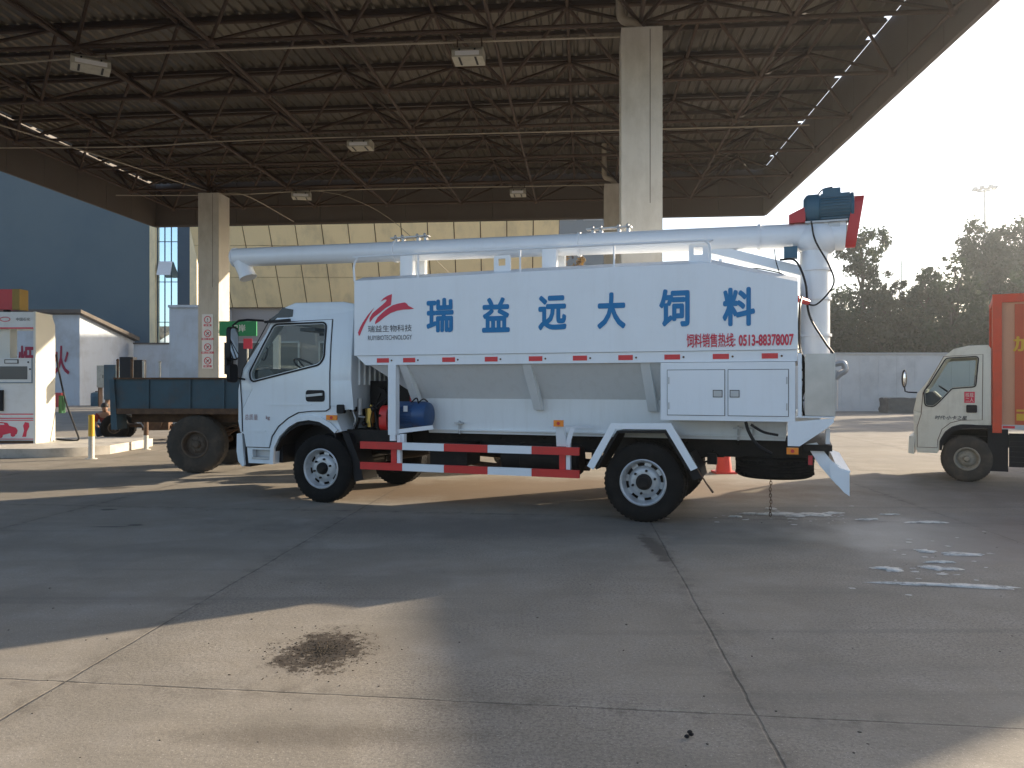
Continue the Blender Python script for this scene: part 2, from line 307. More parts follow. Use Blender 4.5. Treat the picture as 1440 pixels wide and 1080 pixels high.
def ground_mat():
    m, t, b = newmat('worn_concrete'); L = t.links.new; N = t.nodes.new
    geo = N('ShaderNodeNewGeometry'); sx = N('ShaderNodeSeparateXYZ'); L(geo.outputs['Position'], sx.inputs[0])
    X, Y = sx.outputs[0], sx.outputs[1]
    def mth(op, a, c=None, d=None, clamp=False):
        n = N('ShaderNodeMath'); n.operation = op; n.use_clamp = clamp
        for i, v in enumerate((a, c, d)):
            if v is None: continue
            if isinstance(v, (int, float)): n.inputs[i].default_value = v
            else: L(v, n.inputs[i])
        return n.outputs[0]
    def noise(s, det=6, rough=0.55, vec=None, dist=0):
        n = N('ShaderNodeTexNoise'); n.inputs['Scale'].default_value = s; n.inputs['Detail'].default_value = det; n.inputs['Roughness'].default_value = rough; n.inputs['Distortion'].default_value = dist
        L(vec or geo.outputs['Position'], n.inputs['Vector']); return n.outputs[0]
    def ramp(v, p0, p1, a=0.0, c=1.0):
        n = N('ShaderNodeMapRange'); n.interpolation_type = 'SMOOTHSTEP'
        L(v, n.inputs[0]); n.inputs[1].default_value = p0; n.inputs[2].default_value = p1; n.inputs[3].default_value = a; n.inputs[4].default_value = c
        return n.outputs[0]
    def mix(f, a, c):
        n = N('ShaderNodeMix'); n.data_type = 'RGBA'
        for i, v in ((0, f), (6, a), (7, c)):
            if isinstance(v, tuple): n.inputs[i].default_value = v+(1,)
            elif isinstance(v, (int, float)): n.inputs[i].default_value = v
            else: L(v, n.inputs[i])
        return n.outputs[2]
    wob = mth('MULTIPLY', mth('SUBTRACT', noise(1.3, 8, 0.7), 0.5), 0.05)
    u = mth('ADD', mth('SUBTRACT', X, mth('MULTIPLY', Y, 0.08)), wob)
    v = mth('ADD', mth('ADD', Y, mth('MULTIPLY', X, 0.12)), wob)
    def joints(c, off, per):
        p = mth('PINGPONG', mth('SUBTRACT', c, off), per/2)
        return p
    ju, jv = joints(u, -2.5, 3.3), joints(v, 3.57, 5.2)
    jd = mth('MINIMUM', ju, jv)
    line = ramp(jd, 0.003, 0.010, 1, 0)
    jedge = mth('MULTIPLY', ramp(jd, 0.0, 0.16, 1, 0), ramp(noise(7, 8, 0.7), 0.42, 0.7))
    base = mix(noise(0.35, 5), (0.20, 0.173, 0.135), (0.295, 0.26, 0.208))
    base = mix(mth('MULTIPLY', ramp(noise(1.6, 9, 0.7), 0.4, 0.75), 0.5), base, (0.35, 0.32, 0.28))
    # dust-brown wash further out, exposed aggregate close to the camera
    agg = noise(55, 3, 0.8); spk = ramp(agg, 0.44, 0.62)
    rough_zone = mth('MULTIPLY', ramp(noise(0.5, 3), 0.35, 0.6), ramp(u, -2.55, -2.45))
    base = mix(mth('MULTIPLY', mth('MULTIPLY', spk, 0.75), mth('ADD', mth('MULTIPLY', rough_zone, 0.7), 0.3)), base, (0.12, 0.105, 0.085))
    spk2 = ramp(noise(90, 2, 0.8), 0.6, 0.68)
    base = mix(mth('MULTIPLY', spk2, 0.8), base, (0.46, 0.43, 0.38))
    mp = N('ShaderNodeMapping'); mp.inputs['Scale'].default_value = (0.25, 1.4, 1); mp.inputs['Rotation'].default_value = (0, 0, 0.15); L(geo.outputs['Position'], mp.inputs[0])
    streak = ramp(noise(1.2, 7, 0.6, mp.outputs[0]), 0.5, 0.72)
    patch = ramp(noise(0.9, 4, 0.5, None, 0.8), 0.46, 0.60); base = mix(mth('MULTIPLY', patch, 0.28), base, (0.14, 0.125, 0.10))
    base = mix(mth('MULTIPLY', streak, 0.35), base, (0.135, 0.122, 0.10))
    def blob(cx, cy, rx, ry, sc=3.0, amp=0.9):
        dx = mth('DIVIDE', mth('SUBTRACT', X, cx), rx); dy = mth('DIVIDE', mth('SUBTRACT', Y, cy), ry)
        d = mth('SQRT', mth('ADD', mth('MULTIPLY', dx, dx), mth('MULTIPLY', dy, dy)))
        return mth('ADD', d, mth('MULTIPLY', mth('SUBTRACT', noise(sc, 8, 0.75), 0.5), amp*2))
    oil = mth('ADD', blob(-1.04, 4.30, 0.25, 0.33, 6, 1.5), mth('MULTIPLY', mth('SUBTRACT', noise(30, 5, 0.85), 0.5), 2.6))
    base = mix(mth('MULTIPLY', ramp(oil, 0.75, 1.05, 1, 0), 0.93), base, (0.022, 0.014, 0.008))
    base = mix(mth('MULTIPLY', ramp(oil, 0.3, 0.62, 1, 0), 0.85), base, (0.010, 0.008, 0.006))
    stn = blob(-0.95, 4.25, 0.55, 0.6, 4, 0.8); base = mix(mth('MULTIPLY', ramp(stn, 0.3, 1.0, 1, 0), 0.2), base, (0.09, 0.065, 0.04))
    ck = blob(1.28, 7.0, 0.10, 0.75, 7, 1.3); base = mix(mth('MULTIPLY', ramp(ck, 0.5, 1.1, 1, 0), 0.75), base, (0.05, 0.035, 0.025))
    b2 = blob(-0.8, 3.25, 0.75, 0.13, 6, 0.8)
    base = mix(mth('MULTIPLY', ramp(b2, 0.3, 1.2, 1, 0), 0.45), base, (0.07, 0.055, 0.04))
    wet = blob(5.4, 7.4, 3.6, 1.6, 0.9, 0.7); wetm = ramp(wet, 0.6, 1.1, 1, 0)
    base = mix(mth('MULTIPLY', wetm, 0.62), base, (0.075, 0.072, 0.062))
    sand = blob(0.6, 10.8, 4.4, 1.5, 1.2, 0.6); base = mix(mth('MULTIPLY', ramp(sand, 0.5, 1.15, 1, 0), 0.8), base, (0.115, 0.068, 0.03))
    trk = N('ShaderNodeMapping'); trk.inputs['Scale'].default_value = (0.06, 2.2, 1); trk.inputs['Rotation'].default_value = (0, 0, 0.35); L(geo.outputs['Position'], trk.inputs[0])
    base = mix(mth('MULTIPLY', ramp(noise(1.6, 5, 0.6, trk.outputs[0]), 0.55, 0.7), 0.3), base, (0.10, 0.09, 0.078))
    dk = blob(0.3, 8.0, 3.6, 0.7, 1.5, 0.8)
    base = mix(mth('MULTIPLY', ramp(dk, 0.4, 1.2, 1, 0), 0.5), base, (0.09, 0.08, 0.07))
    for cx, cy, rx, ry in ((-5.6, 11.0, 0.3, 0.22), (-4.7, 9.1, 0.12, 0.08), (-3.9, 8.1, 0.10, 0.06), (-4.1, 8.0, 0.25, 0.03)):
        bb = blob(cx, cy, rx, ry, 9, 0.6); base = mix(mth('MULTIPLY', ramp(bb, 0.5, 1.0, 1, 0), 0.75), base, (0.035, 0.03, 0.025))
    base = mix(mth('MULTIPLY', jedge, 0.55), base, (0.07, 0.055, 0.04))
    linek = mth('MULTIPLY', line, ramp(noise(3.5, 6, 0.7), 0.3, 0.6, 0.1, 0.65))
    base = mix(linek, base, (0.03, 0.025, 0.02))
    L(base, b.inputs['Base Color'])
    rgh = mth('SUBTRACT', mth('ADD', mth('MULTIPLY', noise(2, 5), 0.2), 0.68), mth('MULTIPLY', wetm, 0.3), clamp=True)
    L(rgh, b.inputs['Roughness'])
    h = mth('ADD', mth('MULTIPLY', agg, 0.5), mth('MULTIPLY', line, -2.0)); h = mth('ADD', h, mth('MULTIPLY', noise(9, 6), 0.6))
    bp = N('ShaderNodeBump'); bp.inputs['Strength'].default_value = 0.35; bp.inputs['Distance'].default_value = 0.012
    L(h, bp.inputs['Height']); L(bp.outputs[0], b.inputs['Normal'])
    return m
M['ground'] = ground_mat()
M['foam'] = mat('soap_foam', (0.60, 0.59, 0.55), 0.5, var=0.25, scale=14, bump=0.4, bscale=80)
_t = M['foam'].node_tree; _n = _t.nodes.new('ShaderNodeTexNoise'); _n.inputs['Scale'].default_value = 9; _n.inputs['Detail'].default_value = 8; _n.inputs['Roughness'].default_value = 0.75
_g = _t.nodes.new('ShaderNodeNewGeometry'); _t.links.new(_g.outputs['Position'], _n.inputs['Vector'])
_r = _t.nodes.new('ShaderNodeMapRange'); _r.inputs[1].default_value = 0.26; _r.inputs[2].default_value = 0.52; _r.inputs[4].default_value = 0.9; _t.links.new(_n.outputs[0], _r.inputs[0]); _t.links.new(_r.outputs[0], _t.nodes['Principled BSDF'].inputs['Alpha'])

def roofmat():
    m, t, b = newmat('ribbed_roof_sheet'); L = t.links.new; N = t.nodes.new
    tc = N('ShaderNodeTexCoord'); n = N('ShaderNodeTexNoise'); n.inputs['Scale'].default_value = 0.35; n.inputs['Detail'].default_value = 6; L(tc.outputs['Object'], n.inputs['Vector'])
    mx = N('ShaderNodeMix'); mx.data_type = 'RGBA'; mx.inputs[6].default_value = (0.08, 0.066, 0.048, 1); mx.inputs[7].default_value = (0.165, 0.138, 0.102, 1)
    L(n.outputs[0], mx.inputs[0]); L(mx.outputs[2], b.inputs['Base Color']); b.inputs['Roughness'].default_value = 0.36; b.inputs['Metallic'].default_value = 0.5
    return m
M['roof'] = roofmat()

# ------------------------------------------------------------ ground
bm = NB(); 
vs = [bm.verts.new(p) for p in ((-600, -300, 0), (600, -300, 0), (600, 1200, 0), (-600, 1200, 0))]; bm.faces.new(vs)
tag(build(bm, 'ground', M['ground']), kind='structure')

random.seed(7)
def foam_patch(cx, cy, rx, ry, rot=0):
    bm = NB(); n = 26; pts = []
    ph = [random.uniform(0, 6.28) for _ in range(4)]
    for k in range(n):
        a = 2*math.pi*k/n; r = 1+0.28*math.sin(2*a+ph[0])+0.2*math.sin(3*a+ph[1])+0.16*math.sin(5*a+ph[2])+0.12*math.sin(8*a+ph[3])
        x, y = rx*r*math.cos(a), ry*r*math.sin(a)
        pts.append((x*math.cos(rot)-y*math.sin(rot), x*math.sin(rot)+y*math.cos(rot)))
    c = bm.verts.new((0, 0, 0.014)); inner = [bm.verts.new((p[0]*0.8, p[1]*0.8, 0.012)) for p in pts]; ring = [bm.verts.new((p[0], p[1], 0.003)) for p in pts]
    for k in range(n):
        j = (k+1) % n; bm.faces.new((c, inner[k], inner[j])); bm.faces.new((inner[k], ring[k], ring[j], inner[j]))
    o = build(bm, 'foam_patch', M['foam'], sharp=80); o.location = (cx, cy, 0); return o
def gp(px, py): Y = 1100*H/(py-540); return (px-720)/1100*Y, Y
foams = [((1120, 724), 0.30, 0.17, 'largest blot of white foam under the tanker tail, right of the chain'), ((1060, 723), 0.16, 0.05, 'flat streak of white foam left of the hanging chain'),
 ((1170, 722), 0.12, 0.06, 'small foam blot right of the big one below the rear bumper'), ((1035, 727), 0.06, 0.04, 'leftmost foam fleck behind the tanker rear wheel'),
 ((1085, 716), 0.07, 0.05, 'small foam fleck at the foot of the hanging chain'), ((1220, 731), 0.10, 0.04, 'thin foam streak near the tip of the rear bumper'),
 ((1250, 724), 0.09, 0.03, 'pale foam fleck between tanker tail and cream truck'), ((1305, 735), 0.17, 0.07, 'wide thin foam patch near the cream truck front wheel'),
 ((1252, 801), 0.09, 0.07, 'round foam blot furthest left of the near foam patches'), ((1302, 776), 0.08, 0.045, 'oval foam blot above the middle of the near foam patches'),
 ((1322, 800), 0.13, 0.07, 'double foam blot over the long streak'), ((1322, 791), 0.09, 0.03, 'narrow foam strip just above the double blot'),
 ((1352, 780), 0.19, 0.05, 'faint long foam smear behind the near blots'), ((1340, 824), 0.42, 0.055, 'long curved foam streak nearest the camera at right')]
for (p, rx, ry, lb) in foams:
    x, y = gp(*p); o = foam_patch(x, y, rx, ry, -0.12 if 'long curved' in lb or 'smear' in lb else 0)
    tag(o, lb, 'foam', 'patches of soap foam on the concrete')
bm = NB()
for k in range(70):
    px = random.gauss(1120, 60); py = random.gauss(728, 8)
    if k > 35: px, py = random.gauss(1310, 45), random.gauss(790, 20)
    x, y = gp(px, max(712, py)); r = random.uniform(0.008, 0.028)
    vs = [bm.verts.new((x+r*random.uniform(0.8, 2)*math.cos(a), y+r*math.sin(a), 0.004)) for a in [i*math.pi/4 for i in range(8)]]; bm.faces.new(vs)
tag(build(bm, 'foam_flecks', M['foam']), 'tiny scattered flecks of foam round the larger foam patches', 'foam', kind='stuff')

bm = NB(); rnd = random.Random(5)
for k in range(130):
    y = 2.6+rnd.random()**1.6*12; x = rnd.uniform(-0.66, 0.66)*y; r = rnd.uniform(0.0025, 0.007)
    m_ = Matrix.Translation((x, y, r*0.3)) @ Matrix.Rotation(rnd.uniform(0, 6), 4, 'Z') @ Matrix.Diagonal((r*rnd.uniform(0.7, 1.8), r, r*0.6, 1)); bmesh.ops.create_icosphere(bm, subdivisions=1, radius=1, matrix=m_)
M['grit'] = mat('grit', (0.13, 0.11, 0.09), 0.9, var=0.5, scale=3)
tag(build(bm, 'grit', M['grit']), 'loose grit and crumbs scattered over the concrete', 'grit', kind='stuff')
bm = NB()
for q in ((0, 0, 0), (0.02, 0.01, 0.004), (0.012, 0.0, 0.018)): sphere(bm, q, 0.009, (1.3, 0.8, 0.9), 8, 6)
o = build(bm, 'litter_scrap', M['black']); o.location = (0.72, 3.22, 0.01); tag(o, 'tiny black scrap lying alone on the near concrete', 'litter')

bm = NB(); rnd = random.Random(9)
for k in range(900):
    a = rnd.uniform(0, 6.28); q = abs(rnd.gauss(0, 0.45)); x = -1.04+0.34*q*math.cos(a); y = 4.28+0.40*q*math.sin(a); r = rnd.uniform(0.0015, 0.0042)
    m_ = Matrix.Translation((x, y, r*0.4)) @ Matrix.Rotation(rnd.uniform(0, 6), 4, 'Z') @ Matrix.Rotation(rnd.uniform(-.5, .5), 4, 'Y') @ Matrix.Diagonal((r*rnd.uniform(0.8, 2.6), r*0.7, r*0.7, 1)); bmesh.ops.create_icosphere(bm, subdivisions=1, radius=1, matrix=m_)
M['crumb'] = mat('oily_crumbs', (0.045, 0.032, 0.018), 0.8, var=0.9, scale=30)
tag(build(bm, 'stain_crumbs', M['crumb']), 'dark oily crumbs and straw lying in the sunlit stain', 'debris', kind='stuff')

# ------------------------------------------------------------ canopy
CW = 2.07; D = Vector((0.0906, 0.9959, 0)); WX = Vector((0.9959, -0.0906, 0)); C0 = Vector((2.53, 19.1, 0))
can = empty('canopy', C0, -math.atan2(0.0906, 0.9959), 'big flat filling station canopy with brown space-frame ceiling over the tanker', 'canopy')
XL, XR, YB, YF = -13.55, 4.22, 3.15, -11.5; ZB, ZT, ZR = 6.46, 7.23, 7.42
# ribbed roof sheet: ribs run along y
bm = NB(); x = XL+0.08; prof = []
while x < XR-0.20:
    prof += [(x, ZR), (x+0.11, ZR), (x+0.13, ZR+0.03), (x+0.175, ZR+0.03)]; x += 0.2
rows = [[bm.verts.new((px, y, pz)) for px, pz in prof] for y in (YF+0.1, -4, YB-0.1)]
for a, b in zip(rows, rows[1:]):
    for i in range(len(a)-1): bm.faces.new((a[i], a[i+1], b[i+1], b[i]))
build(bm, 'roof_sheet', M['roof'], can, recalc=False)
bm = NB(); box(bm, XL+0.4, XR-0.4, YF+0.1, YB-0.1, 7.5, 7.54); build(bm, 'roof_deck', M['fascia'], can)
def fascia(a0, a1, fixed, axis):
    bm = NB(); t = 0.05; n = int(abs(a1-a0)/1.2); st = (a1-a0)/n
    for i in range(n):
        p, q = a0+i*st+0.006, a0+(i+1)*st-0.006
        if axis == 'x': box(bm, p, q, fixed, fixed+t, 6.16, 7.6)
        else: box(bm, fixed, fixed+t, p, q, 6.16, 7.45)
    if axis == 'x':
        box(bm, a0, a1, fixed+0.055, fixed+0.09, 6.17, 7.58); box(bm, a0, a1, fixed-0.05, fixed-0.003, 6.18, 6.24)
    else:
        s = 1 if fixed > 0 else -1
        q = sorted((fixed+(0.055 if s > 0 else -0.04), fixed+(0.09 if s > 0 else -0.005))); box(bm, q[0], q[1], a0, a1, 6.17, 7.44)
    build(bm, 'fascia', M['fascia'], can)
fascia(XL-0.05, XR+0.05, YB, 'x'); fascia(XL, XR, YF-0.1, 'x'); fascia(YF, YB, XL-0.05, 'y'); fascia(YF, YB, XR, 'y')
bx = [CW*i for i in range(-6, 3)]; by = [CW*j for j in range(-5, 2)]
tx = [CW*(i+0.5) for i in range(-7, 2)]; ty = [CW*(j+0.5) for j in range(-6, 2)]
def chord(pts, name, r, ball):
    bm = NB(); tube(bm, [pts[0], pts[-1]], r, 8)
    for p in pts: sphere(bm, p, ball, u=8, v=6)
    build(bm, name, M['truss'], can)
for y in by: chord([(x, y, ZB) for x in bx], 'bottom_chord', 0.034, 0.08)
for x in bx: chord([(x, y, ZB-0.001) for y in by], 'bottom_chord', 0.028, 0.05)
for y in ty: chord([(x, y, ZT) for x in tx], 'top_chord', 0.036, 0.08)
for x in tx: chord([(x, y, ZT-0.001) for y in ty], 'top_chord', 0.030, 0.05)
br = []
for j, y in enumerate(by):
    for i, x in enumerate(bx):
        for dx in ((-1, 1) if i < len(bx)-1 else (-1,)):
            for dy in (-1, 1):
                br.append(((x, y, ZB), (x+dx*CW/2, y+dy*CW/2, ZT)))
vis = lambda s: (C0 + D*s[0][1] + WX*s[0][0])
br.sort(key=lambda s: vis(s).y + (100 if (vis(s).y < 10.5 or abs(vis(s).x) > 0.66*vis(s).y) else 0))
rest = NB()
for k, (a, b) in enumerate(br):
    if k < 96:
        bm = NB(); tube(bm, [a, b], 0.029, 6); build(bm, 'brace', M['truss'], can)
    else: tube(rest, [a, b], 0.029, 6)
tag(build(rest, 'brace_field', M['truss'], can), kind='stuff')
for sx in (XL+0.0, XR-0.12):
    y = YF+0.2
    while y < YB-0.5:
        ln = random.uniform(0.4, 1.6) if (sx < 0 or y < -3.5) else 2.5
        bm = NB(); box(bm, sx+0.001, sx+0.119, y, y+ln, ZR+0.04, ZR+0.06); build(bm, 'gutter_plate', M['fascia'], can); y += ln+random.uniform(0.12, 0.35)
y = YF+0.3; k = 0
while y < YB-0.2:
    bm = NB(); box(bm, XL+0.1, XR-0.1, y-0.02, y+0.02, ZT+0.12, ZR-0.006)
    for q in tx: box(bm, q-0.03, q+0.03, y-0.02, y+0.02, ZT+0.0, ZT+0.08) if any(abs(y-t) < 0.1 for t in ty) else None
    build(bm, 'purlin', M['purlin'], can); y += CW/2
# steel catwalk channels below and conduits
for yy, x0, x1 in ((-8.05, -13, 0.0), (0.25, -13, 0), (-3.9, -13, 3.5)):
    bm = NB(); tube(bm, smoothpath([(x0, yy, ZB-0.05), (x0+3, yy+0.05, ZB-0.09), (x0+6, yy-0.03, ZB-0.05), (x1, yy, ZB-0.07)]), 0.014, 6); build(bm, 'conduit', M['conduit'], can)
bm = NB(); tube(bm, smoothpath([(-9.2, 2.9, 6.2), (-9.6, 0.5, ZB-0.06), (-10.35, 0.1, ZB-0.05), (-11.2, -3, ZB-0.05), (-12.4, -7, ZB-0.06)]), 0.014, 6); build(bm, 'conduit', M['conduit'], can)
bm = NB(); tube(bm, smoothpath([(-7.6, 0.2, ZB-0.05), (-6.9, 0.9, ZB-0.1), (-6.2, 2.2, 6.1), (-5.2, 3.0, 5.2), (-4.6, 9.0, 4.5)]), 0.008, 5); build(bm, 'cable', M['conduit'], can)
# roof drain pipe with elbows above near column and back column
def drain(x, y):
    bm = NB(); tube(bm, smoothpath([(x-0.28, y-0.1, 7.3), (x-0.28, y-0.1, 6.75), (x-0.26, y-0.1, 6.5), (x-0.1, y-0.1, 6.42), (x, y-0.1, 6.3)], 5), 0.062, 12); build(bm, 'drain_pipe', M['conduit'], can)
drain(0, -8.28); drain(-0.0, 0.0)
bm = NB(); tube(bm, [(-10.35, 0, 6.3), (-10.35, 0, 6.95)], 0.05, 10); build(bm, 'drain_pipe', M['rust'], can)
# columns
def column(i, j, label, w=0.54):
    p = C0 + WX*(i*CW + (0.15 if (i, j) == (-5, 0) else 0)) + D*(j*CW); o = empty('canopy_column', p, can.rotation_euler.z, label, 'column', 'square columns holding up the canopy')
    bm = NB(); box(bm, -w/2, w/2, -0.3, 0.3, 0, 6.28); build(bm, 'shaft', M['colm'], o, bevel=0.012)
    bm = NB()
    for q in (-0.14, 0.16): box(bm, w/2*0.4+q*0-0.004, w/2*0.4+0.004, -0.302, -0.3, 3.9, 6.25) if q > 0 else None
    build(bm, 'seam', M['purlin'], o)
    bm = NB(); tube(bm, [(0, 0, 6.28), (0, 0, 6.46)], 0.06, 10); box(bm, -0.16, 0.16, -0.16, 0.16, 6.281, 6.30)
    for a in (-0.12, 0.12): tube(bm, [(a, -0.12, 6.29), (a*0.2, 0, 6.44)], 0.014, 6); tube(bm, [(a, 0.12, 6.29), (a*0.2, 0, 6.44)], 0.014, 6)
    build(bm, 'bearing', M['truss'], o)
    return o
column(0, -4, 'tall cream square column directly behind the tanker, nearest to the camera', 0.55)
column(0, 0, 'brownish column half hidden behind the nearest cream column', 0.56)
colB = column(-5, 0, 'grey column with the strip of red prohibition signs beside the teal trailer', 0.54)
column(-5, -4, 'column out of view left of the station forecourt')
# ceiling lights
def lamp(x, y, z, rz, label, w=0.46):
    o = empty('canopy_light', (x, y, z), rz, label, 'light', 'box lights hanging below the canopy')
    bm = NB(); poly(bm, [(-0.17, 0.0), (0.17, 0.0), (0.17, 0.16), (-0.10, 0.16), (-0.17, 0.10)], -w/2, w/2, plane='yz'); build(bm, 'housing', M['ltrim'], o, bevel=0.01)
    bm = NB(); box(bm, -w/2+0.05, w/2-0.05, -0.178, -0.171, 0.02, 0.08); build(bm, 'lens', M['signw'], o)
    bm = NB(); box(bm, -w/2+0.09, -w/2+0.12, -0.15, 0.12, -0.006, -0.001); box(bm, w/2-0.12, w/2-0.09, -0.15, 0.12, -0.006, -0.001); 
    for q in (-0.25, 0.25): sphere(bm, (q*w*2*0.5, -0.18, 0.1), 0.015, u=8, v=6)
    build(bm, 'clip', M['black'], o)
    for q in (-0.4, 0.4):
        bm = NB(); tube(bm, [(q*w, 0.08, 0.16), (q*w, 0.08, 6.44-z)], 0.012, 6); build(bm, 'hanger', M['truss'], o)
lamp(-0.62, 11.2, 6.08, -0.09, 'largest hanging box light, in the middle of the ceiling left of the near column', 0.44)
lamp(-6.25, 11.6, 6.12, 0.55, 'box light turned sideways at the far left of the ceiling', 0.52)
lamp(-3.02, 15.6, 6.15, -0.09, 'box light hanging mid ceiling between the large one and the small far ones', 0.46)
lamp(-5.3, 19.7, 6.13, 0.15, 'small far box light left, near the column with red signs', 0.46)
lamp(0.15, 19.4, 6.13, -0.09, 'small brownish far box light just left of the hidden back column', 0.38)

# ------------------------------------------------------------ feed tanker truck
TR = empty('feed_truck', (-2.387, 9.62, 0), R(-20.1), 'white bulk feed tanker truck with blue characters on its tank, parked under the canopy', 'truck')
def wheel(parent, x, y, z, Rr, w, rr, tm, rm, out=-1, dish=0.03, slots=8, hubr=0.075, nuts=6, hubm=None, seg=48, name='wheel', hubl=0.03):
    """axis along y; outer face towards out*y"""
    s = out
    bm = NB()
    P = [(rr, 0.012), (rr+0.02, 0.0), (Rr*0.86, -0.004), (Rr*0.95, 0.012), (Rr*0.985, 0.03), (Rr, 0.045)]
    ng = 4; gw = (w-0.09)/ng
    for k in range(ng):
        a = 0.045+k*gw
        P += [(Rr, a+gw*0.08), (Rr, a+gw*0.8), (Rr-0.014, a+gw*0.84), (Rr-0.014, a+gw*0.96)]
    P += [(Rr, w-0.045), (Rr*0.985, w-0.03), (Rr*0.95, w-0.012), (Rr*0.86, w+0.004), (rr+0.02, w), (rr, w-0.012)]
    lathe(bm, [(r, -s*h) for r, h in P], (0, 0, 0), 'y', seg, close=True)
    # shoulder blocks
    for k in range(seg):
        a = 2*math.pi*(k+0.5)/seg; c, sn = math.cos(a), math.sin(a)
        for h in (0.03, w-0.055):
            q = []
            for rad in (Rr*0.955, Rr+0.004):
                for da, dh in ((-0.035, 0), (0.035, 0), (0.035, 0.026), (-0.035, 0.026)):
                    q.append((rad*math.cos(a+da), -s*(h+dh), rad*math.sin(a+da)))
            hexa(bm, q)
    W_ = build(bm, name, tm, parent, sharp=40); W_.location = (x, y, z)
    bm = NB(); n = 64
    prof = [(rr+0.004, 0.0), (rr-0.008, -0.008), (rr-0.022, 0.004), (rr-0.03, 0.05), (rr-0.045, 0.05+dish), (rr*0.70, 0.045+dish), (rr*0.60, 0.02+dish), (rr*0.5, 0.012+dish), (hubr*1.02, 0.012+dish)]
    rings = [[bm.verts.new((r*math.cos(2*math.pi*k/n), -s*h, r*math.sin(2*math.pi*k/n))) for k in range(n)] for r, h in prof]
    for ri, (a, b) in enumerate(zip(rings, rings[1:])):
        for k in range(n):
            if ri == 4 and slots and (k % (n//slots)) < (n//slots)*0.45: continue
            bm.faces.new((a[k], a[(k+1) % n], b[(k+1) % n], b[k]))
    r_ = build(bm, 'rim', rm, W_, recalc=False)
    bm = NB(); lathe(bm, [(0.01, -s*(0.012+dish-hubl-0.02)), (hubr*0.6, -s*(0.012+dish-hubl-0.02)), (hubr*0.92, -s*(0.012+dish-hubl)), (hubr, -s*(0.02+dish)), (hubr, -s*(w-0.05))], (0, 0, 0), 'y', 24)
    lathe(bm, [(rr-0.03, -s*w*0.6), (0.02, -s*w*0.6)], (0, 0, 0), 'y', 24)
    for k in range(nuts):
        a = 2*math.pi*k/nuts+0.3; rn = (hubr+rr*0.55)/2*1.12
        tube(bm, [(rn*math.cos(a), -s*(0.02+dish), rn*math.sin(a)), (rn*math.cos(a), -s*(-0.012+dish), rn*math.sin(a))], 0.014, 6)
    build(bm, 'hub', hubm or M['chas'], W_)
    return W_
# wheels: near and far fronts, rear duals
wheel(TR, 0.04, 0.0, 0.42, 0.42, 0.22, 0.245, M['tyre'], M['rim'])
wheel(TR, 0.04, 2.1, 0.42, 0.42, 0.22, 0.245, M['tyre'], M['rim'], out=1)
wheel(TR, 4.01, 0.0, 0.42, 0.42, 0.22, 0.245, M['tyre'], M['rim'], dish=0.05, hubr=0.085, hubl=0.05)
wheel(TR, 4.01, 0.25, 0.42, 0.42, 0.22, 0.245, M['tyre'], M['rim'], dish=0.02)
wheel(TR, 4.01, 1.85, 0.42, 0.42, 0.22, 0.245, M['tyre'], M['rim'], out=1, dish=0.02)
wheel(TR, 4.01, 2.1, 0.42, 0.42, 0.22, 0.245, M['tyre'], M['rim'], out=1)
# cab shell
def tumble(o, z0=1.6, k=0.075):
    me = o.data; b = bmesh.new(); b.from_mesh(me)
    for zz in (z0, z0+0.35):
        bmesh.ops.bisect_plane(b, geom=b.verts[:]+b.edges[:]+b.faces[:], plane_co=(0, 0, zz), plane_no=(0, 0, 1))
    for v in b.verts:
        d = max(0, v.co.z-z0); s = k*d + 0.05*max(0, d-0.35)
        v.co.y += s*(1 if v.co.y < 1.0 else -1)*min(1, abs(v.co.y-1.04)/0.9)
    b.to_mesh(me); b.free(); return o
cabo = [(-1.06, 0.45), (-0.66, 0.45), (-0.645, 0.66), (-0.565, 0.80), (-0.433, 0.92), (-0.30, 0.99), (-0.135, 1.015), (0.02, 0.995), (0.154, 0.93), (0.24, 0.86), (0.325, 0.885), (0.263, 1.0), (0.255, 1.13),
        (0.42, 1.15), (0.45, 1.5), (0.45, 2.36), (0.41, 2.45), (0.28, 2.475), (-0.42, 2.487), (-0.56, 2.44), (-0.716, 2.27), (-1.155, 1.652), (-1.20, 1.5), (-1.225, 1.38), (-1.225, 1.0), (-1.188, 0.847), (-1.10, 0.80)]
bm = NB(); poly(bm, cabo, 0.03, 2.05); bmesh.ops.dissolve_limit(bm, angle_limit=0.01, verts=bm.verts, edges=bm.edges)
bmesh.ops.recalc_face_normals(bm, faces=bm.faces)
es = [e for e in bm.edges if len(e.link_faces) == 2 and abs(e.verts[0].co.y-e.verts[1].co.y) < 1e-4 and max(v.co.z for v in e.verts) > 1.16]
bmesh.ops.bevel(bm, geom=es, offset=0.06, segments=4, affect='EDGES', profile=0.5, clamp_overlap=True)
cab = build(bm, 'cab_shell', M['cab'], None, sharp=40)
win = rounded([(-0.684, 2.197), (0.061, 2.204), (0.055, 1.79), (0.0, 1.714), (-0.989, 1.505), (-1.011, 1.60)], 0.05)
def cutter(fn):
    b = NB(); fn(b); return build(b, 'cutter', M['black'])
inner = [(-1.02, 1.0), (0.40, 1.2), (0.40, 2.36), (0.30, 2.41), (-0.42, 2.42), (-0.66, 2.25), (-1.10, 1.64), (-1.16, 1.4), (-1.13, 1.0)]
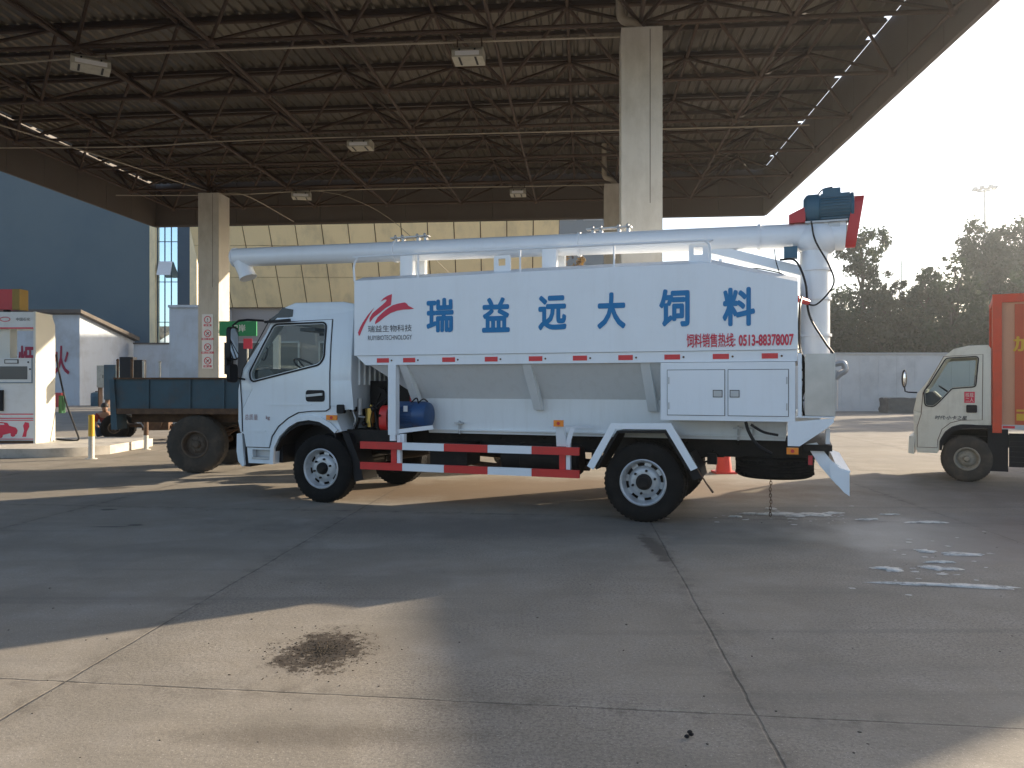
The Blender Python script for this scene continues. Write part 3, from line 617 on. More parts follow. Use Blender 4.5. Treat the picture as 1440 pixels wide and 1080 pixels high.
cuts = [cutter(lambda b: poly(b, inner, 0.075, 2.005)),
        cutter(lambda b: poly(b, win, -0.2, 2.3)),
        cutter(lambda b: hexa(b, [(-1.30, 0.14, 1.70), (-0.98, 0.14, 1.62), (-0.98, 1.94, 1.62), (-1.30, 1.94, 1.70), (-0.95, 0.22, 2.35), (-0.60, 0.22, 2.19), (-0.60, 1.86, 2.19), (-0.95, 1.86, 2.35)])),
        cutter(lambda b: box(b, 0.3, 0.6, 0.5, 1.6, 1.75, 2.2)),
        cutter(lambda b: box(b, -0.58, 0.25, 0.30, 1.78, 0.3, 0.93)),
        cutter(lambda b: box(b, -1.0, -0.70, -0.1, 0.12, 0.50, 0.625))]
boolean(cab, cuts); cab.parent = TR; tumble(cab)
for p in cab.data.polygons: p.use_smooth = True
cab.data.set_sharp_from_angle(angle=R(30))
# ribs on the back wall
bm = NB()
for k in range(14):
    y = 0.22+k*0.125; tube(bm, [(0.452, y, 1.45), (0.452, y, 2.3)], 0.02, 6)
build(bm, 'cab_back_ribs', M['cab'], TR)
# door: dark gap, then the door skin
dooro = [(-0.985, 1.40), (-1.06, 1.60), (-0.745, 2.235), (0.149, 2.254), (0.149, 1.16), (0.10, 1.135), (-0.10, 1.13), (-0.30, 1.11), (-0.45, 1.04), (-0.60, 0.93), (-0.70, 0.80), (-0.735, 0.66), (-1.085, 0.66), (-1.13, 0.9), (-1.13, 1.15)]
def grow(pts, d):
    cx = sum(p[0] for p in pts)/len(pts); cz = sum(p[1] for p in pts)/len(pts); out = []
    for i, p in enumerate(pts):
        a, b = Vector(pts[i-1]), Vector(pts[(i+1) % len(pts)]); t = (b-a).normalized(); n = Vector((t.y, -t.x))
        q = Vector(p)+n*d; q2 = Vector(p)-n*d
        out.append(tuple(q if (q-Vector((cx, cz))).length > (q2-Vector((cx, cz))).length else q2))
    return out
for side in (0, 1):
    y0, y1 = (0.024, 0.034) if side == 0 else (2.046, 2.056)
    bm = NB(); poly(bm, grow(dooro, 0.012), y0+0.001, y1-0.001, [win]); tumble(build(bm, 'door_gap', M['black'], TR))
    y0, y1 = (0.012, 0.033) if side == 0 else (2.047, 2.068)
    bm = NB(); poly(bm, dooro, y0, y1, [win]); dr = tumble(build(bm, 'cab_door', M['cab'], TR))
    y0, y1 = (0.004, 0.03) if side == 0 else (2.05, 2.076)
    bm = NB(); poly(bm, grow(win, 0.008), y0, y1, [grow(win, -0.030)]); tumble(build(bm, 'window_seal', M['black'], dr))
    y0 = 0.022 if side == 0 else 2.054
    bm = NB(); poly(bm, win, y0, y0+0.004); tumble(build(bm, 'window_glass', M['glass'], dr))
    ys = 0.012 if side == 0 else 2.068; sg = -1 if side == 0 else 1
    bm = NB(); poly(bm, rounded([(-0.18, 1.242), (0.09, 1.242), (0.09, 1.385), (-0.18, 1.385)], 0.04), min(ys, ys+sg*0.008), max(ys, ys+sg*0.008)); build(bm, 'handle_recess', M['black'], dr)
    bm = NB(); bar(bm, (-0.16, ys+sg*0.02, 1.315), (0.07, ys+sg*0.02, 1.335), 0.02, 0.03); build(bm, 'handle', M['galv'], dr, bevel=0.006)
    bm = NB(); bar(bm, (-0.78, ys+sg*0.001, 1.195), (-0.10, ys+sg*0.001, 1.205), 0.012, 0.015); bar(bm, (-1.06, ys, 0.86), (-0.78, ys, 0.865), 0.012, 0.03); build(bm, 'door_crease', M['cab'], dr, bevel=0.004)
# A pillar line, fender trim, step, bumper
bm = NB(); tube(bm, [(-0.72, 0.022, 2.285), (-1.14, 0.022, 1.66), (-1.185, 0.022, 1.5), (-1.16, 0.022, 1.2), (-1.15, 0.022, 0.85)], 0.006, 6); build(bm, 'corner_seam', M['black'], TR)
bm = NB()
ar = [(-0.645, 0.66), (-0.565, 0.80), (-0.433, 0.92), (-0.30, 0.99), (-0.135, 1.015), (0.02, 0.995), (0.154, 0.93), (0.24, 0.86)]
aro = [(-0.70, 0.66), (-0.615, 0.83), (-0.465, 0.965), (-0.31, 1.045), (-0.135, 1.075), (0.03, 1.052), (0.18, 0.985), (0.28, 0.90)]
poly(bm, [(-0.66, 0.45)]+ar+aro[::-1]+[(-0.715, 0.45)], -0.005, 0.04); build(bm, 'fender_lip', M['cab'], TR, bevel=0.006)
bm = NB(); poly(bm, [(x, z-0.012) for x, z in ar]+[(x-0.0, z-0.05) for x, z in ar[::-1]], 0.03, 0.42); build(bm, 'wheel_arch_liner', M['black'], TR)
bm = NB(); box(bm, -0.60, 0.30, 0.36, 1.72, 0.50, 0.925); box(bm, -0.69, -0.60, 0.12, 1.96, 0.46, 0.925); build(bm, 'underbody', M['black'], TR)
bm = NB(); box(bm, -1.0, -0.70, 0.02, 0.11, 0.505, 0.53); box(bm, -1.0, -0.70, 0.10, 0.115, 0.50, 0.62); build(bm, 'step', M['galv'], TR)
bm = NB(); box(bm, -1.125, -1.055, 0.05, 2.03, 0.40, 0.86); build(bm, 'bumper_gap', M['black'], TR)
bm = NB(); poly(bm, [(-1.235, 0.82), (-1.155, 0.835), (-1.14, 0.60), (-1.115, 0.42), (-1.15, 0.40), (-1.215, 0.47), (-1.24, 0.60)], 0.02, 2.06); build(bm, 'front_bumper', M['cab'], TR, bevel=0.02)
bm = NB()
for k in range(5): box(bm, -1.245, -1.222, 0.06, 0.30, 0.97+k*0.075, 1.0+k*0.075)
build(bm, 'grille_slats', M['black'], TR)
for y in (0.16, 1.70):
    bm = NB(); poly(bm, rounded([(y, 0.9), (y+0.24, 0.9), (y+0.24, 1.12), (y, 1.1)], 0.03), -1.245, -1.20, plane='yz'); build(bm, 'headlight', M['signw'], TR)
bm = NB(); hexa(bm, [(-1.148, 0.17, 1.68), (-1.142, 0.17, 1.68), (-1.142, 1.91, 1.68), (-1.148, 1.91, 1.68), (-0.745, 0.25, 2.245), (-0.739, 0.25, 2.245), (-0.739, 1.83, 2.245), (-0.745, 1.83, 2.245)]); build(bm, 'windscreen', M['glass'], TR)
bm = NB(); poly(bm, [(-0.60, 2.43), (-0.44, 2.40), (-0.44, 2.31), (-0.80, 2.24), (-0.78, 2.29), (-0.66, 2.36)], 0.10, 1.98); build(bm, 'sun_visor', M['navyv'], TR, bevel=0.01)
bm = NB(); bar(bm, (-0.42, 0.02, 2.262), (-0.80, 0.02, 2.245), 0.03, 0.03); tube(bm, [(-0.80, 0.0, 2.26), (-0.97, -0.1, 2.27), (-1.06, -0.16, 2.255), (-1.13, -0.18, 2.2), (-1.15, -0.18, 1.5)], 0.014, 8)
tube(bm, [(-1.15, -0.18, 1.55), (-1.12, 0.03, 1.52)], 0.012, 8); build(bm, 'mirror_arm', M['black'], TR)
bm = NB(); poly(bm, rounded([(-0.25, 1.76), (-0.09, 1.76), (-0.09, 2.18), (-0.25, 2.18)], 0.06), -1.175, -1.12, plane='yz'); mr = build(bm, 'wing_mirror', M['black'], TR, bevel=0.02)
bm = NB(); poly(bm, rounded([(-0.24, 1.78), (-0.10, 1.78), (-0.10, 2.16), (-0.24, 2.16)], 0.05), -1.119, -1.115, plane='yz'); build(bm, 'mirror_glass', M['mirror'], mr)
bm = NB(); poly(bm, rounded([(-0.25, 1.48), (-0.10, 1.48), (-0.10, 1.71), (-0.25, 1.71)], 0.05), -1.17, -1.12, plane='yz'); mr2 = build(bm, 'wide_angle_mirror', M['black'], TR, bevel=0.02)
bm = NB(); poly(bm, [(-1.215, 1.58), (-1.18, 1.58), (-1.18, 1.98), (-1.215, 1.98)], -0.24, -0.11); build(bm, 'mirror_back', M['black'], mr, bevel=0.012)
bm = NB(); sphere(bm, (-0.60, 0.6, 2.455), 0.05, (1.2, 1.2, 0.8)); sphere(bm, (-0.52, 0.75, 2.47), 0.035); build(bm, 'roof_beacon', M['black'], TR)
# interior
bm = NB(); poly(bm, rounded([(-1.10, 1.15), (-0.72, 1.15), (-0.66, 1.50), (-0.78, 1.66), (-1.02, 1.64), (-1.12, 1.45)], 0.05), 0.09, 1.98); build(bm, 'dashboard', M['dash'], TR)
bm = NB(); n = 24; ctr = Vector((-0.50, 0.52, 1.68)); ax = Vector((0.55, 0, 0.83)).normalized(); uu, ww = frame_of(ax)
pts = [ctr+uu*0.2*math.cos(a)+ww*0.2*math.sin(a) for a in [2*math.pi*k/n for k in range(n+1)]]; tube(bm, pts, 0.014, 8, cap=False)
for a in (0.5, 2.6, 4.7): tube(bm, [ctr-ax*0.05, ctr+uu*0.2*math.cos(a)+ww*0.2*math.sin(a)], 0.01, 6)
tube(bm, [ctr-ax*0.04, ctr-ax*0.35], 0.03, 8); build(bm, 'steering_wheel', M['black'], TR)
for y in (0.28, 1.25):
    bm = NB(); box(bm, -0.42, 0.12, y, y+0.5, 1.18, 1.32); build(bm, 'seat', M['seat'], TR, bevel=0.05)
    bm = NB(); hexa(bm, [(0.02, y, 1.3), (0.16, y, 1.3), (0.16, y+0.5, 1.3), (0.02, y+0.5, 1.3), (0.18, y+0.04, 1.83), (0.28, y+0.04, 1.83), (0.28, y+0.46, 1.83), (0.18, y+0.46, 1.83)]); build(bm, 'seat_back', M['seat'], TR, bevel=0.03)
bm = NB(); tube(bm, smoothpath([(-0.93, 0.10, 1.80), (-0.87, 0.10, 1.77), (-0.82, 0.10, 1.90), (-0.87, 0.10, 1.93)]), 0.011, 6); build(bm, 'grab_handle', M['black'], TR)
bm = NB(); box(bm, -0.62, -0.36, 0.95, 1.0, 2.12, 2.2); build(bm, 'rear_view_mirror', M['black'], TR, bevel=0.01)
bm = NB(); box(bm, -0.4, -0.18, 0.2, 0.75, 2.13, 2.17); build(bm, 'inner_sun_visor', M['dash'], TR, bevel=0.01)
text('door_lettering', '总质量', -1.10, -0.90, 1.00, 1.075, 0.008, M['faint'], TR, 0.0)
text('door_lettering', 'kg', -0.775, -0.715, 1.0, 1.06, 0.008, M['faint'], TR, 0.01)
def marker(x, y, z, w=0.11, h=0.06):
    bm = NB(); box(bm, x, x+w, y, y+0.02, z, z+h); o = build(bm, 'marker_lamp', M['amber'], TR, bevel=0.006)
    bm = NB(); lathe(bm, [(0.018, -0.006), (0.018, 0.0)], (x+w/2, y-0.0, z+h/2), 'y', 12); build(bm, 'lamp_bulb', M['red'], o)
marker(0.125, -0.012, 1.02, 0.15, 0.06); marker(3.063, -0.12, 1.0, 0.11, 0.07); marker(5.44, -0.072, 0.77, 0.11, 0.065)
bm = NB(); poly(bm, rounded([(0.265, 1.10), (0.36, 1.10), (0.36, 1.21), (0.265, 1.21)], 0.02), 0.0, 0.06); build(bm, 'air_intake', M['black'], TR)
# tank
def section(z): return [(-0.05, 1.80), (-0.05, z), (0.14, z+0.065), (1.1, z+0.10), (2.06, z+0.065), (2.25, z), (2.25, 1.80)]
bm = NB(); rings = []
for x, z, in ((0.545, 2.695), (1.6, 2.697), (2.7, 2.70), (3.7, 2.70), (4.70, 2.69), (5.10, 2.58), (5.544, 2.464)):
    rings.append([bm.verts.new((x, y, zz)) for y, zz in section(z)])
for a, b in zip(rings, rings[1:]):
    for k in range(7): bm.faces.new((a[k], a[(k+1) % 7], b[(k+1) % 7], b[k]))
bm.faces.new(rings[0]); bm.faces.new(rings[-1])
tank = build(bm, 'tank', M['white'], TR, bevel=0.012)
bm = NB(); poly(bm, [(0.56, 1.797), (5.54, 1.797), (5.54, 1.685), (0.69, 1.685)], -0.032, 2.232); rail = build(bm, 'tank_sill', M['white'], TR)
for x0, x1 in [(0.844, 1.006), (1.194, 1.352), (1.699, 1.86), (2.228, 2.382), (2.752, 2.909), (3.256, 3.414), (3.755, 3.91), (4.241, 4.402), (4.73, 4.89), (5.205, 5.359)]:
    bm = NB(); box(bm, x0, x1, -0.036, -0.033, 1.713, 1.766); build(bm, 'reflective_tape', M['tape'], rail)
    bm = NB(); lathe(bm, [(0.011, -0.004), (0.011, 0)], (x1+0.035, -0.033, 1.738), 'y', 8); build(bm, 'rivet', M['rust'], rail)
Yt = -0.0545
for ch, x0, x1, z0, z1 in (('瑞', 1.508, 1.851, 2.053, 2.448), ('益', 2.202, 2.535, 2.037, 2.43), ('远', 2.868, 3.192, 2.046, 2.428), ('大', 3.531, 3.839, 2.045, 2.433), ('饲', 4.19, 4.502, 2.051, 2.443), ('料', 4.828, 5.144, 2.042, 2.431)):
    text('tank_lettering', ch, x0, x1, z0, z1, Yt, M['lblue'], tank, 0.034)
text('phone_lettering', '饲料销售热线:', 4.47, 4.955, 1.832, 1.975, Yt, M['lred'], tank, 0.018)
text('phone_lettering', '0513-88378007', 4.985, 5.505, 1.84, 1.955, Yt, M['lred'], tank, 0.035)
text('logo_lettering', '瑞益生物科技', 0.735, 1.318, 2.075, 2.155, Yt, M['lblk'], tank, 0.0)
text('logo_lettering', 'RUIYIBIOTECHNOLOGY', 0.735, 1.318, 1.98, 2.035, Yt, M['lblk'], tank, 0.0)
lg = lambda pts: [(0.582+(490+a/9-502)*0.00951, 2.525-(380+b/9-415)*0.00878) for a, b in pts]
bm = NB()
for pts in ([(133, 812), (124, 775), (150, 715), (185, 655), (250, 565), (330, 480), (285, 545), (240, 620), (200, 690), (165, 765), (145, 812)],
            [(275, 655), (272, 605), (310, 545), (380, 490), (440, 445), (480, 410), (492, 390), (470, 383), (415, 405), (450, 368), (500, 340), (557, 322), (550, 400), (543, 452), (470, 490), (400, 545), (330, 592)],
            [(345, 678), (345, 650), (375, 598), (440, 540), (500, 495), (570, 455), (640, 438), (715, 428), (740, 442), (760, 470), (800, 490), (832, 508), (780, 513), (700, 514), (620, 524), (540, 550), (460, 598), (400, 645)]):
    poly(bm, lg(pts), Yt-0.001, Yt+0.003)
build(bm, 'logo', M['lred'], tank)
# hopper below the tank
bm = NB()
def ring(x0, x1, y0, y1, z): return [(x0, y0, z), (x1, y0, z), (x1, y1, z), (x0, y1, z)]
R3 = [ring(0.72, 5.50, 0.02, 2.18, 1.684), ring(1.20, 5.45, 0.42, 1.78, 1.285), ring(1.30, 5.42, 0.44, 1.76, 0.865)]
vr = [[bm.verts.new(p) for p in r] for r in R3]
for a, b in zip(vr, vr[1:]):
    for k in range(4): bm.faces.new((a[k], a[(k+1) % 4], b[(k+1) % 4], b[k]))
bm.faces.new(vr[0]); bm.faces.new(vr[-1]); build(bm, 'hopper', M['hop'], TR, bevel=0.01)
for x in (1.12, 2.66, 3.98):
    bm = NB(); hexa(bm, [(x, 0.0, 1.684), (x+0.10, 0.0, 1.684), (x+0.10, 0.10, 1.684), (x, 0.10, 1.684), (x+0.02, 0.36, 1.16), (x+0.12, 0.36, 1.16), (x+0.12, 0.45, 1.16), (x+0.02, 0.45, 1.16)][::1]); build(bm, 'hopper_rib', M['hop'], TR, bevel=0.004)
bm = NB(); box(bm, 1.25, 5.42, 0.40, 0.437, 0.90, 0.915); build(bm, 'hopper_seam', M['hop'], TR)
bm = NB(); box(bm, 1.0, 1.10, -0.045, 0.05, 0.86, 1.684); build(bm, 'side_post', M['white'], TR, bevel=0.01)
bm = NB(); hexa(bm, [(1.02, -0.04, 0.79), (1.09, -0.04, 0.79), (1.09, 0.03, 0.79), (1.02, 0.03, 0.79), (1.02, -0.04, 0.859), (1.09, -0.04, 0.859), (1.09, 0.03, 0.859), (1.02, 0.03, 0.859)])
box(bm, 1.13, 1.19, 0.0, 0.06, 0.70, 0.87); bar(bm, (1.10, 0.02, 0.90), (1.46, 0.22, 0.945), 0.02, 0.05); build(bm, 'motor_bracket', M['white'], TR)
for x in (1.72, 4.95, 5.1):
    bm = NB(); tube(bm, [(x, 0.41, 0.86), (x, 0.41, 1.02)], 0.012, 6); box(bm, x-0.05, x+0.05, 0.36, 0.437, 0.985, 1.0); build(bm, 'mounting_bolt', M['galv'], TR)
# tool cabinet
bm = NB(); box(bm, 4.206, 5.52, -0.056, 0.42, 1.088, 1.68); tc = build(bm, 'tool_cabinet', M['white'], TR, bevel=0.008)
for (x0, x1, lx) in ((4.276, 4.85, 4.735), (4.884, 5.456, 4.90)):
    bm = NB(); box(bm, x0-0.004, x1+0.004, -0.0585, -0.056, 1.137, 1.608); g = build(bm, 'door_gap', M['black'], tc)
    bm = NB(); box(bm, x0+0.002, x1-0.002, -0.070, -0.057, 1.143, 1.602); d_ = build(bm, 'cabinet_door', M['white'], tc, bevel=0.004)
    bm = NB(); box(bm, lx, lx+0.095, -0.074, -0.071, 1.325, 1.40); build(bm, 'latch', M['black'], tc)
    bm = NB(); box(bm, lx+0.007, lx+0.088, -0.080, -0.0745, 1.332, 1.393); lathe(bm, [(0.012, -0.086), (0.012, -0.078)], (lx+0.05, 0, 1.362), 'y', 10); build(bm, 'latch_plate', M['galv'], tc)
    hx = x0+0.01 if x0 < 4.5 else x1-0.02
    bm = NB(); box(bm, hx, hx+0.012, -0.078, -0.0705, 1.20, 1.27); box(bm, hx, hx+0.012, -0.078, -0.0705, 1.46, 1.53); build(bm, 'hinge', M['galv'], tc)
bm = NB(); poly(bm, [(5.45, 1.084), (5.87, 1.13), (5.87, 1.09), (5.80, 1.025), (5.56, 0.85), (5.45, 0.85)], -0.054, -0.03); poly(bm, [(5.45, 1.084), (5.87, 1.13), (5.87, 1.09), (5.80, 1.025), (5.56, 0.85), (5.45, 0.85)], 2.18, 2.20)
box(bm, 5.525, 5.88, -0.054, 2.2, 1.131, 1.145); build(bm, 'rear_bracket', M['white'], TR, bevel=0.003)
bm = NB(); box(bm, 5.545, 5.58, -0.045, 2.2, 1.146, 1.76)
build(bm, 'rear_frame', M['white'], TR)
bm = NB()
for k in range(3): tube(bm, smoothpath([(5.585, 0.02+0.03*k, 1.75), (5.60+0.01*k, 0.05+0.03*k, 1.5), (5.58, 0.03, 1.3), (5.60, 0.04+0.02*k, 1.15)]), 0.012, 6)
for k in range(6): sphere(bm, (5.588, -0.02, 1.2+0.1*k), 0.014, u=8, v=6)
build(bm, 'rear_hoses', M['black'], TR)
bm = NB(); box(bm, 5.61, 5.867, -0.03, 0.62, 1.15, 1.755); cb = build(bm, 'control_cabinet', M['steel'], TR, bevel=0.006)
bm = NB(); box(bm, 5.868, 5.885, -0.03, 0.62, 1.15, 1.76); build(bm, 'cabinet_door', M['steel'], cb, bevel=0.003)
bm = NB(); tube(bm, smoothpath([(5.89, 0.3, 1.66), (5.97, 0.3, 1.67), (5.99, 0.3, 1.6), (5.94, 0.3, 1.56), (5.90, 0.3, 1.52)]), 0.03, 8); tube(bm, [(5.9, 0.3, 1.2), (5.9, 0.3, 1.6)], 0.02, 8); build(bm, 'outlet_fitting', M['galv'], TR)
# auger
bm = NB(); A0, A1 = Vector((-2.10, 1.05, 3.288)), Vector((5.66, 1.05, 3.105)); tube(bm, [A0, A0.lerp(A1, 0.25), A0.lerp(A1, 0.5), A1], 0.132, 28)
tube(bm, [A0-Vector((0.012, 0, 0)), A0+Vector((0.012, 0, 0))], 0.142, 28)
for f in (0.335, 0.66, 0.93): tube(bm, [A0.lerp(A1, f), A0.lerp(A1, f+0.004)], 0.147, 28)
aug = build(bm, 'auger_tube', M['white'], TR)
bm = NB(); tube(bm, [(-1.99, 1.05, 3.22), (-1.93, 1.05, 3.09), (-1.885, 1.05, 2.99)], [0.125, 0.115, 0.118], 24); tube(bm, [(-1.888, 1.05, 3.0), (-1.882, 1.05, 2.985)], 0.124, 24); build(bm, 'spout', M['white'], aug)
for x, in ((0.45,), (3.13,)):
    z = 3.288-(x+2.1)*0.0236+0.135
    bm = NB(); box(bm, x, x+0.55, 1.0, 1.1, z+0.03, z+0.045)
    for q in (0.06, 0.16, 0.38, 0.49): box(bm, x+q, x+q+0.035, 1.02, 1.08, z-0.02, z+0.03); sphere(bm, (x+q+0.02, 1.0, z+0.05), 0.022, u=8, v=6)
    build(bm, 'pipe_clamp', M['galv'], aug)
bm = NB(); tube(bm, [(5.72, 1.05, 1.146), (5.72, 1.05, 2.95)], 0.155, 28); rs = build(bm, 'auger_riser', M['white'], TR)
for z in (1.98, 2.38, 2.70):
    bm = NB(); tube(bm, [(5.72, 1.05, z), (5.72, 1.05, z+0.03)], 0.175, 28); build(bm, 'riser_flange', M['white'], rs)
bm = NB(); sphere(bm, (5.74, 1.05, 3.05), 0.21, (1.15, 1, 0.95), 24, 16); tube(bm, [(5.5, 1.05, 3.1), (6.03, 1.05, 3.07)], 0.15, 24); box(bm, 5.66, 6.03, 0.94, 1.16, 3.12, 3.215); build(bm, 'auger_head', M['white'], TR)
bm = NB(); box(bm, 5.62, 6.05, 0.90, 1.20, 3.216, 3.235); box(bm, 5.85, 5.97, 0.93, 0.96, 3.0, 3.21); box(bm, 5.72, 5.76, 0.93, 0.96, 3.05, 3.21); build(bm, 'motor_mount', M['galv'], TR)
def motor(x0, x1, y, z, r, m, fan):
    bm = NB(); L_ = x1-x0
    lathe(bm, [(0.01, x0), (r*0.7, x0), (r*0.95, x0+L_*0.06), (r*1.0, x0+L_*0.1), (r, x0+L_*0.30), (r*0.90, x0+L_*0.33), (r*0.90, x0+L_*0.92), (r*0.96, x0+L_*0.93), (r*0.96, x1-0.01), (r*0.5, x1), (0.01, x1)] if fan else
          [(0.01, x0), (r*0.5, x0), (r*0.96, x0+0.01), (r*0.96, x0+L_*0.07), (r*0.90, x0+L_*0.08), (r*0.90, x0+L_*0.6), (r, x0+L_*0.62), (r, x0+L_*0.88), (r*0.9, x0+L_*0.96), (r*0.6, x1), (0.01, x1)], (0, y, z), 'x', 32)
    f0, f1 = (x0+L_*0.34, x0+L_*0.91) if fan else (x0+L_*0.09, x0+L_*0.59)
    for k in range(28):
        a = 2*math.pi*k/28
        bar(bm, (f0, y+r*0.93*math.cos(a), z+r*0.93*math.sin(a)), (f1, y+r*0.93*math.cos(a), z+r*0.93*math.sin(a)), 0.006 if abs(math.sin(a)) > 0.7 else 0.02, 0.02 if abs(math.sin(a)) > 0.7 else 0.006)
    o = build(bm, 'electric_motor', m, TR)
    return o
mo = motor(5.60, 6.12, 1.05, 3.385, 0.165, M['teal'], True)
bm = NB(); box(bm, 5.80, 5.98, 1.0, 1.13, 3.53, 3.60); build(bm, 'terminal_box', M['teal'], mo, bevel=0.01)
bm = NB(); tube(bm, smoothpath([(5.74, 1.05, 3.53), (5.80, 1.05, 3.60), (5.90, 1.05, 3.62)]), 0.008, 6); build(bm, 'cable', M['black'], mo)
bm = NB(); n = 12; outl = []
tv, bv = Vector((1.05, 3.40)), Vector((1.05, 3.03))
for k in range(n+1): a = math.pi*k/n; outl.append((tv.x+0.13*math.cos(a), tv.y+0.10*math.sin(a)))
for k in range(n+1): a = math.pi+math.pi*k/n; outl.append((bv.x+0.11*math.cos(a), bv.y+0.085*math.sin(a)))
poly(bm, outl, 6.09, 6.20, plane='yz')
for v in bm.verts: v.co.x += (v.co.z-3.40)*0.16
build(bm, 'belt_guard', M['grd'], TR, bevel=0.035)
bm = NB(); poly(bm, [(5.45, 3.235), (5.62, 3.235), (5.62, 3.40), (5.45, 3.32)], 0.92, 1.18); build(bm, 'guard_bracket', M['grd'], TR, bevel=0.008)
bm = NB(); bar(bm, (4.60, 1.05, 3.02), (5.62, 1.05, 2.70), 0.09, 0.10); bar(bm, (4.55, 1.05, 3.0), (4.75, 1.05, 3.0), 0.06, 0.05); build(bm, 'support_strut', M['white'], TR, bevel=0.01)
bm = NB(); tube(bm, [(4.70, 1.0, 2.79), (5.50, 1.0, 2.62)], 0.018, 8); box(bm, 4.70, 4.73, 0.95, 1.05, 2.74, 2.88); build(bm, 'support_rod', M['white'], TR)
bm = NB(); box(bm, 5.40, 5.54, 0.86, 0.98, 2.84, 2.965); build(bm, 'junction_box', M['teal'], TR, bevel=0.006)
def cable(pts, r=0.010, name='cable', m='black'):
    bm = NB(); tube(bm, smoothpath(pts), r, 6); build(bm, name, M[m], TR)
cable([(5.68, 0.85, 3.22), (5.72, 0.80, 3.0), (5.86, 0.80, 2.72), (5.90, 0.80, 2.52), (5.74, 0.80, 2.32), (5.62, 0.8, 2.33), (5.50, 0.6, 2.35)])
cable([(5.36, 0.9, 2.83), (5.52, 0.85, 2.80), (5.62, 0.80, 2.55), (5.66, 0.78, 2.2), (5.82, 0.78, 1.9), (5.90, 0.78, 1.76), (5.78, 0.78, 1.66), (5.62, 0.6, 1.72), (5.56, 0.2, 1.85), (5.56, 0.1, 2.2), (5.58, 0.3, 2.35)], 0.012)
cable([(5.05, 0.3, 2.66), (5.15, 0.6, 2.70), (5.35, 0.7, 2.66), (5.45, 0.7, 2.6)], 0.007)
cable([(5.30, 0.9, 2.95), (5.32, 0.9, 2.80), (5.38, 0.9, 2.6)], 0.006)
bm = NB(); tube(bm, [(5.53, 0.55, 2.36), (5.64, 0.75, 2.34)], 0.035, 10); build(bm, 'cable_plug', M['grd'], TR)
# handrails, lifting lugs, posts
for y in (0.0, 2.2):
    bm = NB(); tube(bm, smoothpath([(0.52, y, 2.70), (0.51, y, 2.88), (0.56, y, 2.97), (0.68, y, 2.99), (2.6, y, 2.965), (4.55, y, 2.935), (4.66, y, 2.92), (4.70, y, 2.86), (4.70, y, 2.69)], 5), 0.013, 8)
    for x, z in ((1.37, 2.985), (2.635, 2.963), (3.70, 2.945)): tube(bm, [(x, y+0.01, 2.69), (x, y+0.01, z)], 0.011, 8); box(bm, x-0.015, x+0.015, y-0.01, y+0.02, 2.69, 2.72)
    build(bm, 'handrail', M['white'], TR)
    for x in (2.30, 4.48):
        bm = NB(); poly(bm, rounded([(x, 2.70), (x+0.20, 2.70), (x+0.20, 2.915), (x, 2.915)], 0.03), y+0.06, y+0.085, [[(x+0.05, 2.80), (x+0.14, 2.80), (x+0.14, 2.88), (x+0.05, 2.88)]]); build(bm, 'lifting_lug', M['white'], TR)
for x0, x1 in ((0.68, 0.86), (2.62, 2.80)):
    bm = NB(); box(bm, x0, x1, 0.72, 1.38, 2.78, 2.80); box(bm, x0, x1, 0.85, 0.93, 2.8, 3.15-0.02*x0); box(bm, x0, x1, 1.2, 1.28, 2.8, 3.15-0.02*x0)
    build(bm, 'auger_cradle', M['white'], TR, bevel=0.006)
for x0, x1, z in ((1.15, 1.75, 2.87), (3.1, 4.1, 2.90)):
    bm = NB(); tube(bm, [(x0, 1.5, 2.78), (x0, 1.5, z), (x1, 1.5, z), (x1, 1.5, 2.78)], 0.012, 8); build(bm, 'hatch_rail', M['white'], TR)
for x in (1.5, 3.3):
    bm = NB(); lathe(bm, [(0.25, 2.76), (0.25, 2.84), (0.2, 2.87), (0.01, 2.88)], (x, 1.1, 0), 'z', 24); build(bm, 'hatch_lid', M['white'], TR)
# side guard
for z in (0.0, -0.245):
    xs = [0.636, 1.20, 1.735, 2.275, 2.795, 3.335]
    for k in range(5):
        bm = NB(); box(bm, xs[k]+0.001, xs[k+1]-0.001, -0.07, -0.03, 0.69+z, 0.775+z); build(bm, 'side_guard_bar', M['red'] if k % 2 == 0 else M['barw'], TR, bevel=0.004)
for x in (1.03, 3.10):
    bm = NB(); box(bm, x, x+0.07, -0.028, 0.03, 0.44, 0.76); build(bm, 'side_guard_post', M['red'], TR)
    bm = NB(); box(bm, x+0.075, x+0.12, -0.02, 0.03, 0.45, 0.86); build(bm, 'side_guard_brace', M['white'], TR)
bm = NB(); hexa(bm, [(3.07, -0.03, 0.78), (3.19, -0.03, 0.78), (3.19, 0.05, 0.78), (3.07, 0.05, 0.78), (3.08, -0.10, 1.0), (3.16, -0.10, 1.0), (3.16, 0.0, 1.0), (3.08, 0.0, 1.0)]); bar(bm, (3.19, -0.02, 0.80), (3.24, 0.0, 0.98), 0.03, 0.05)
bar(bm, (2.96, 0.1, 0.98), (3.36, 0.35, 0.98), 0.03, 0.03); build(bm, 'side_guard_bracket', M['white'], TR)
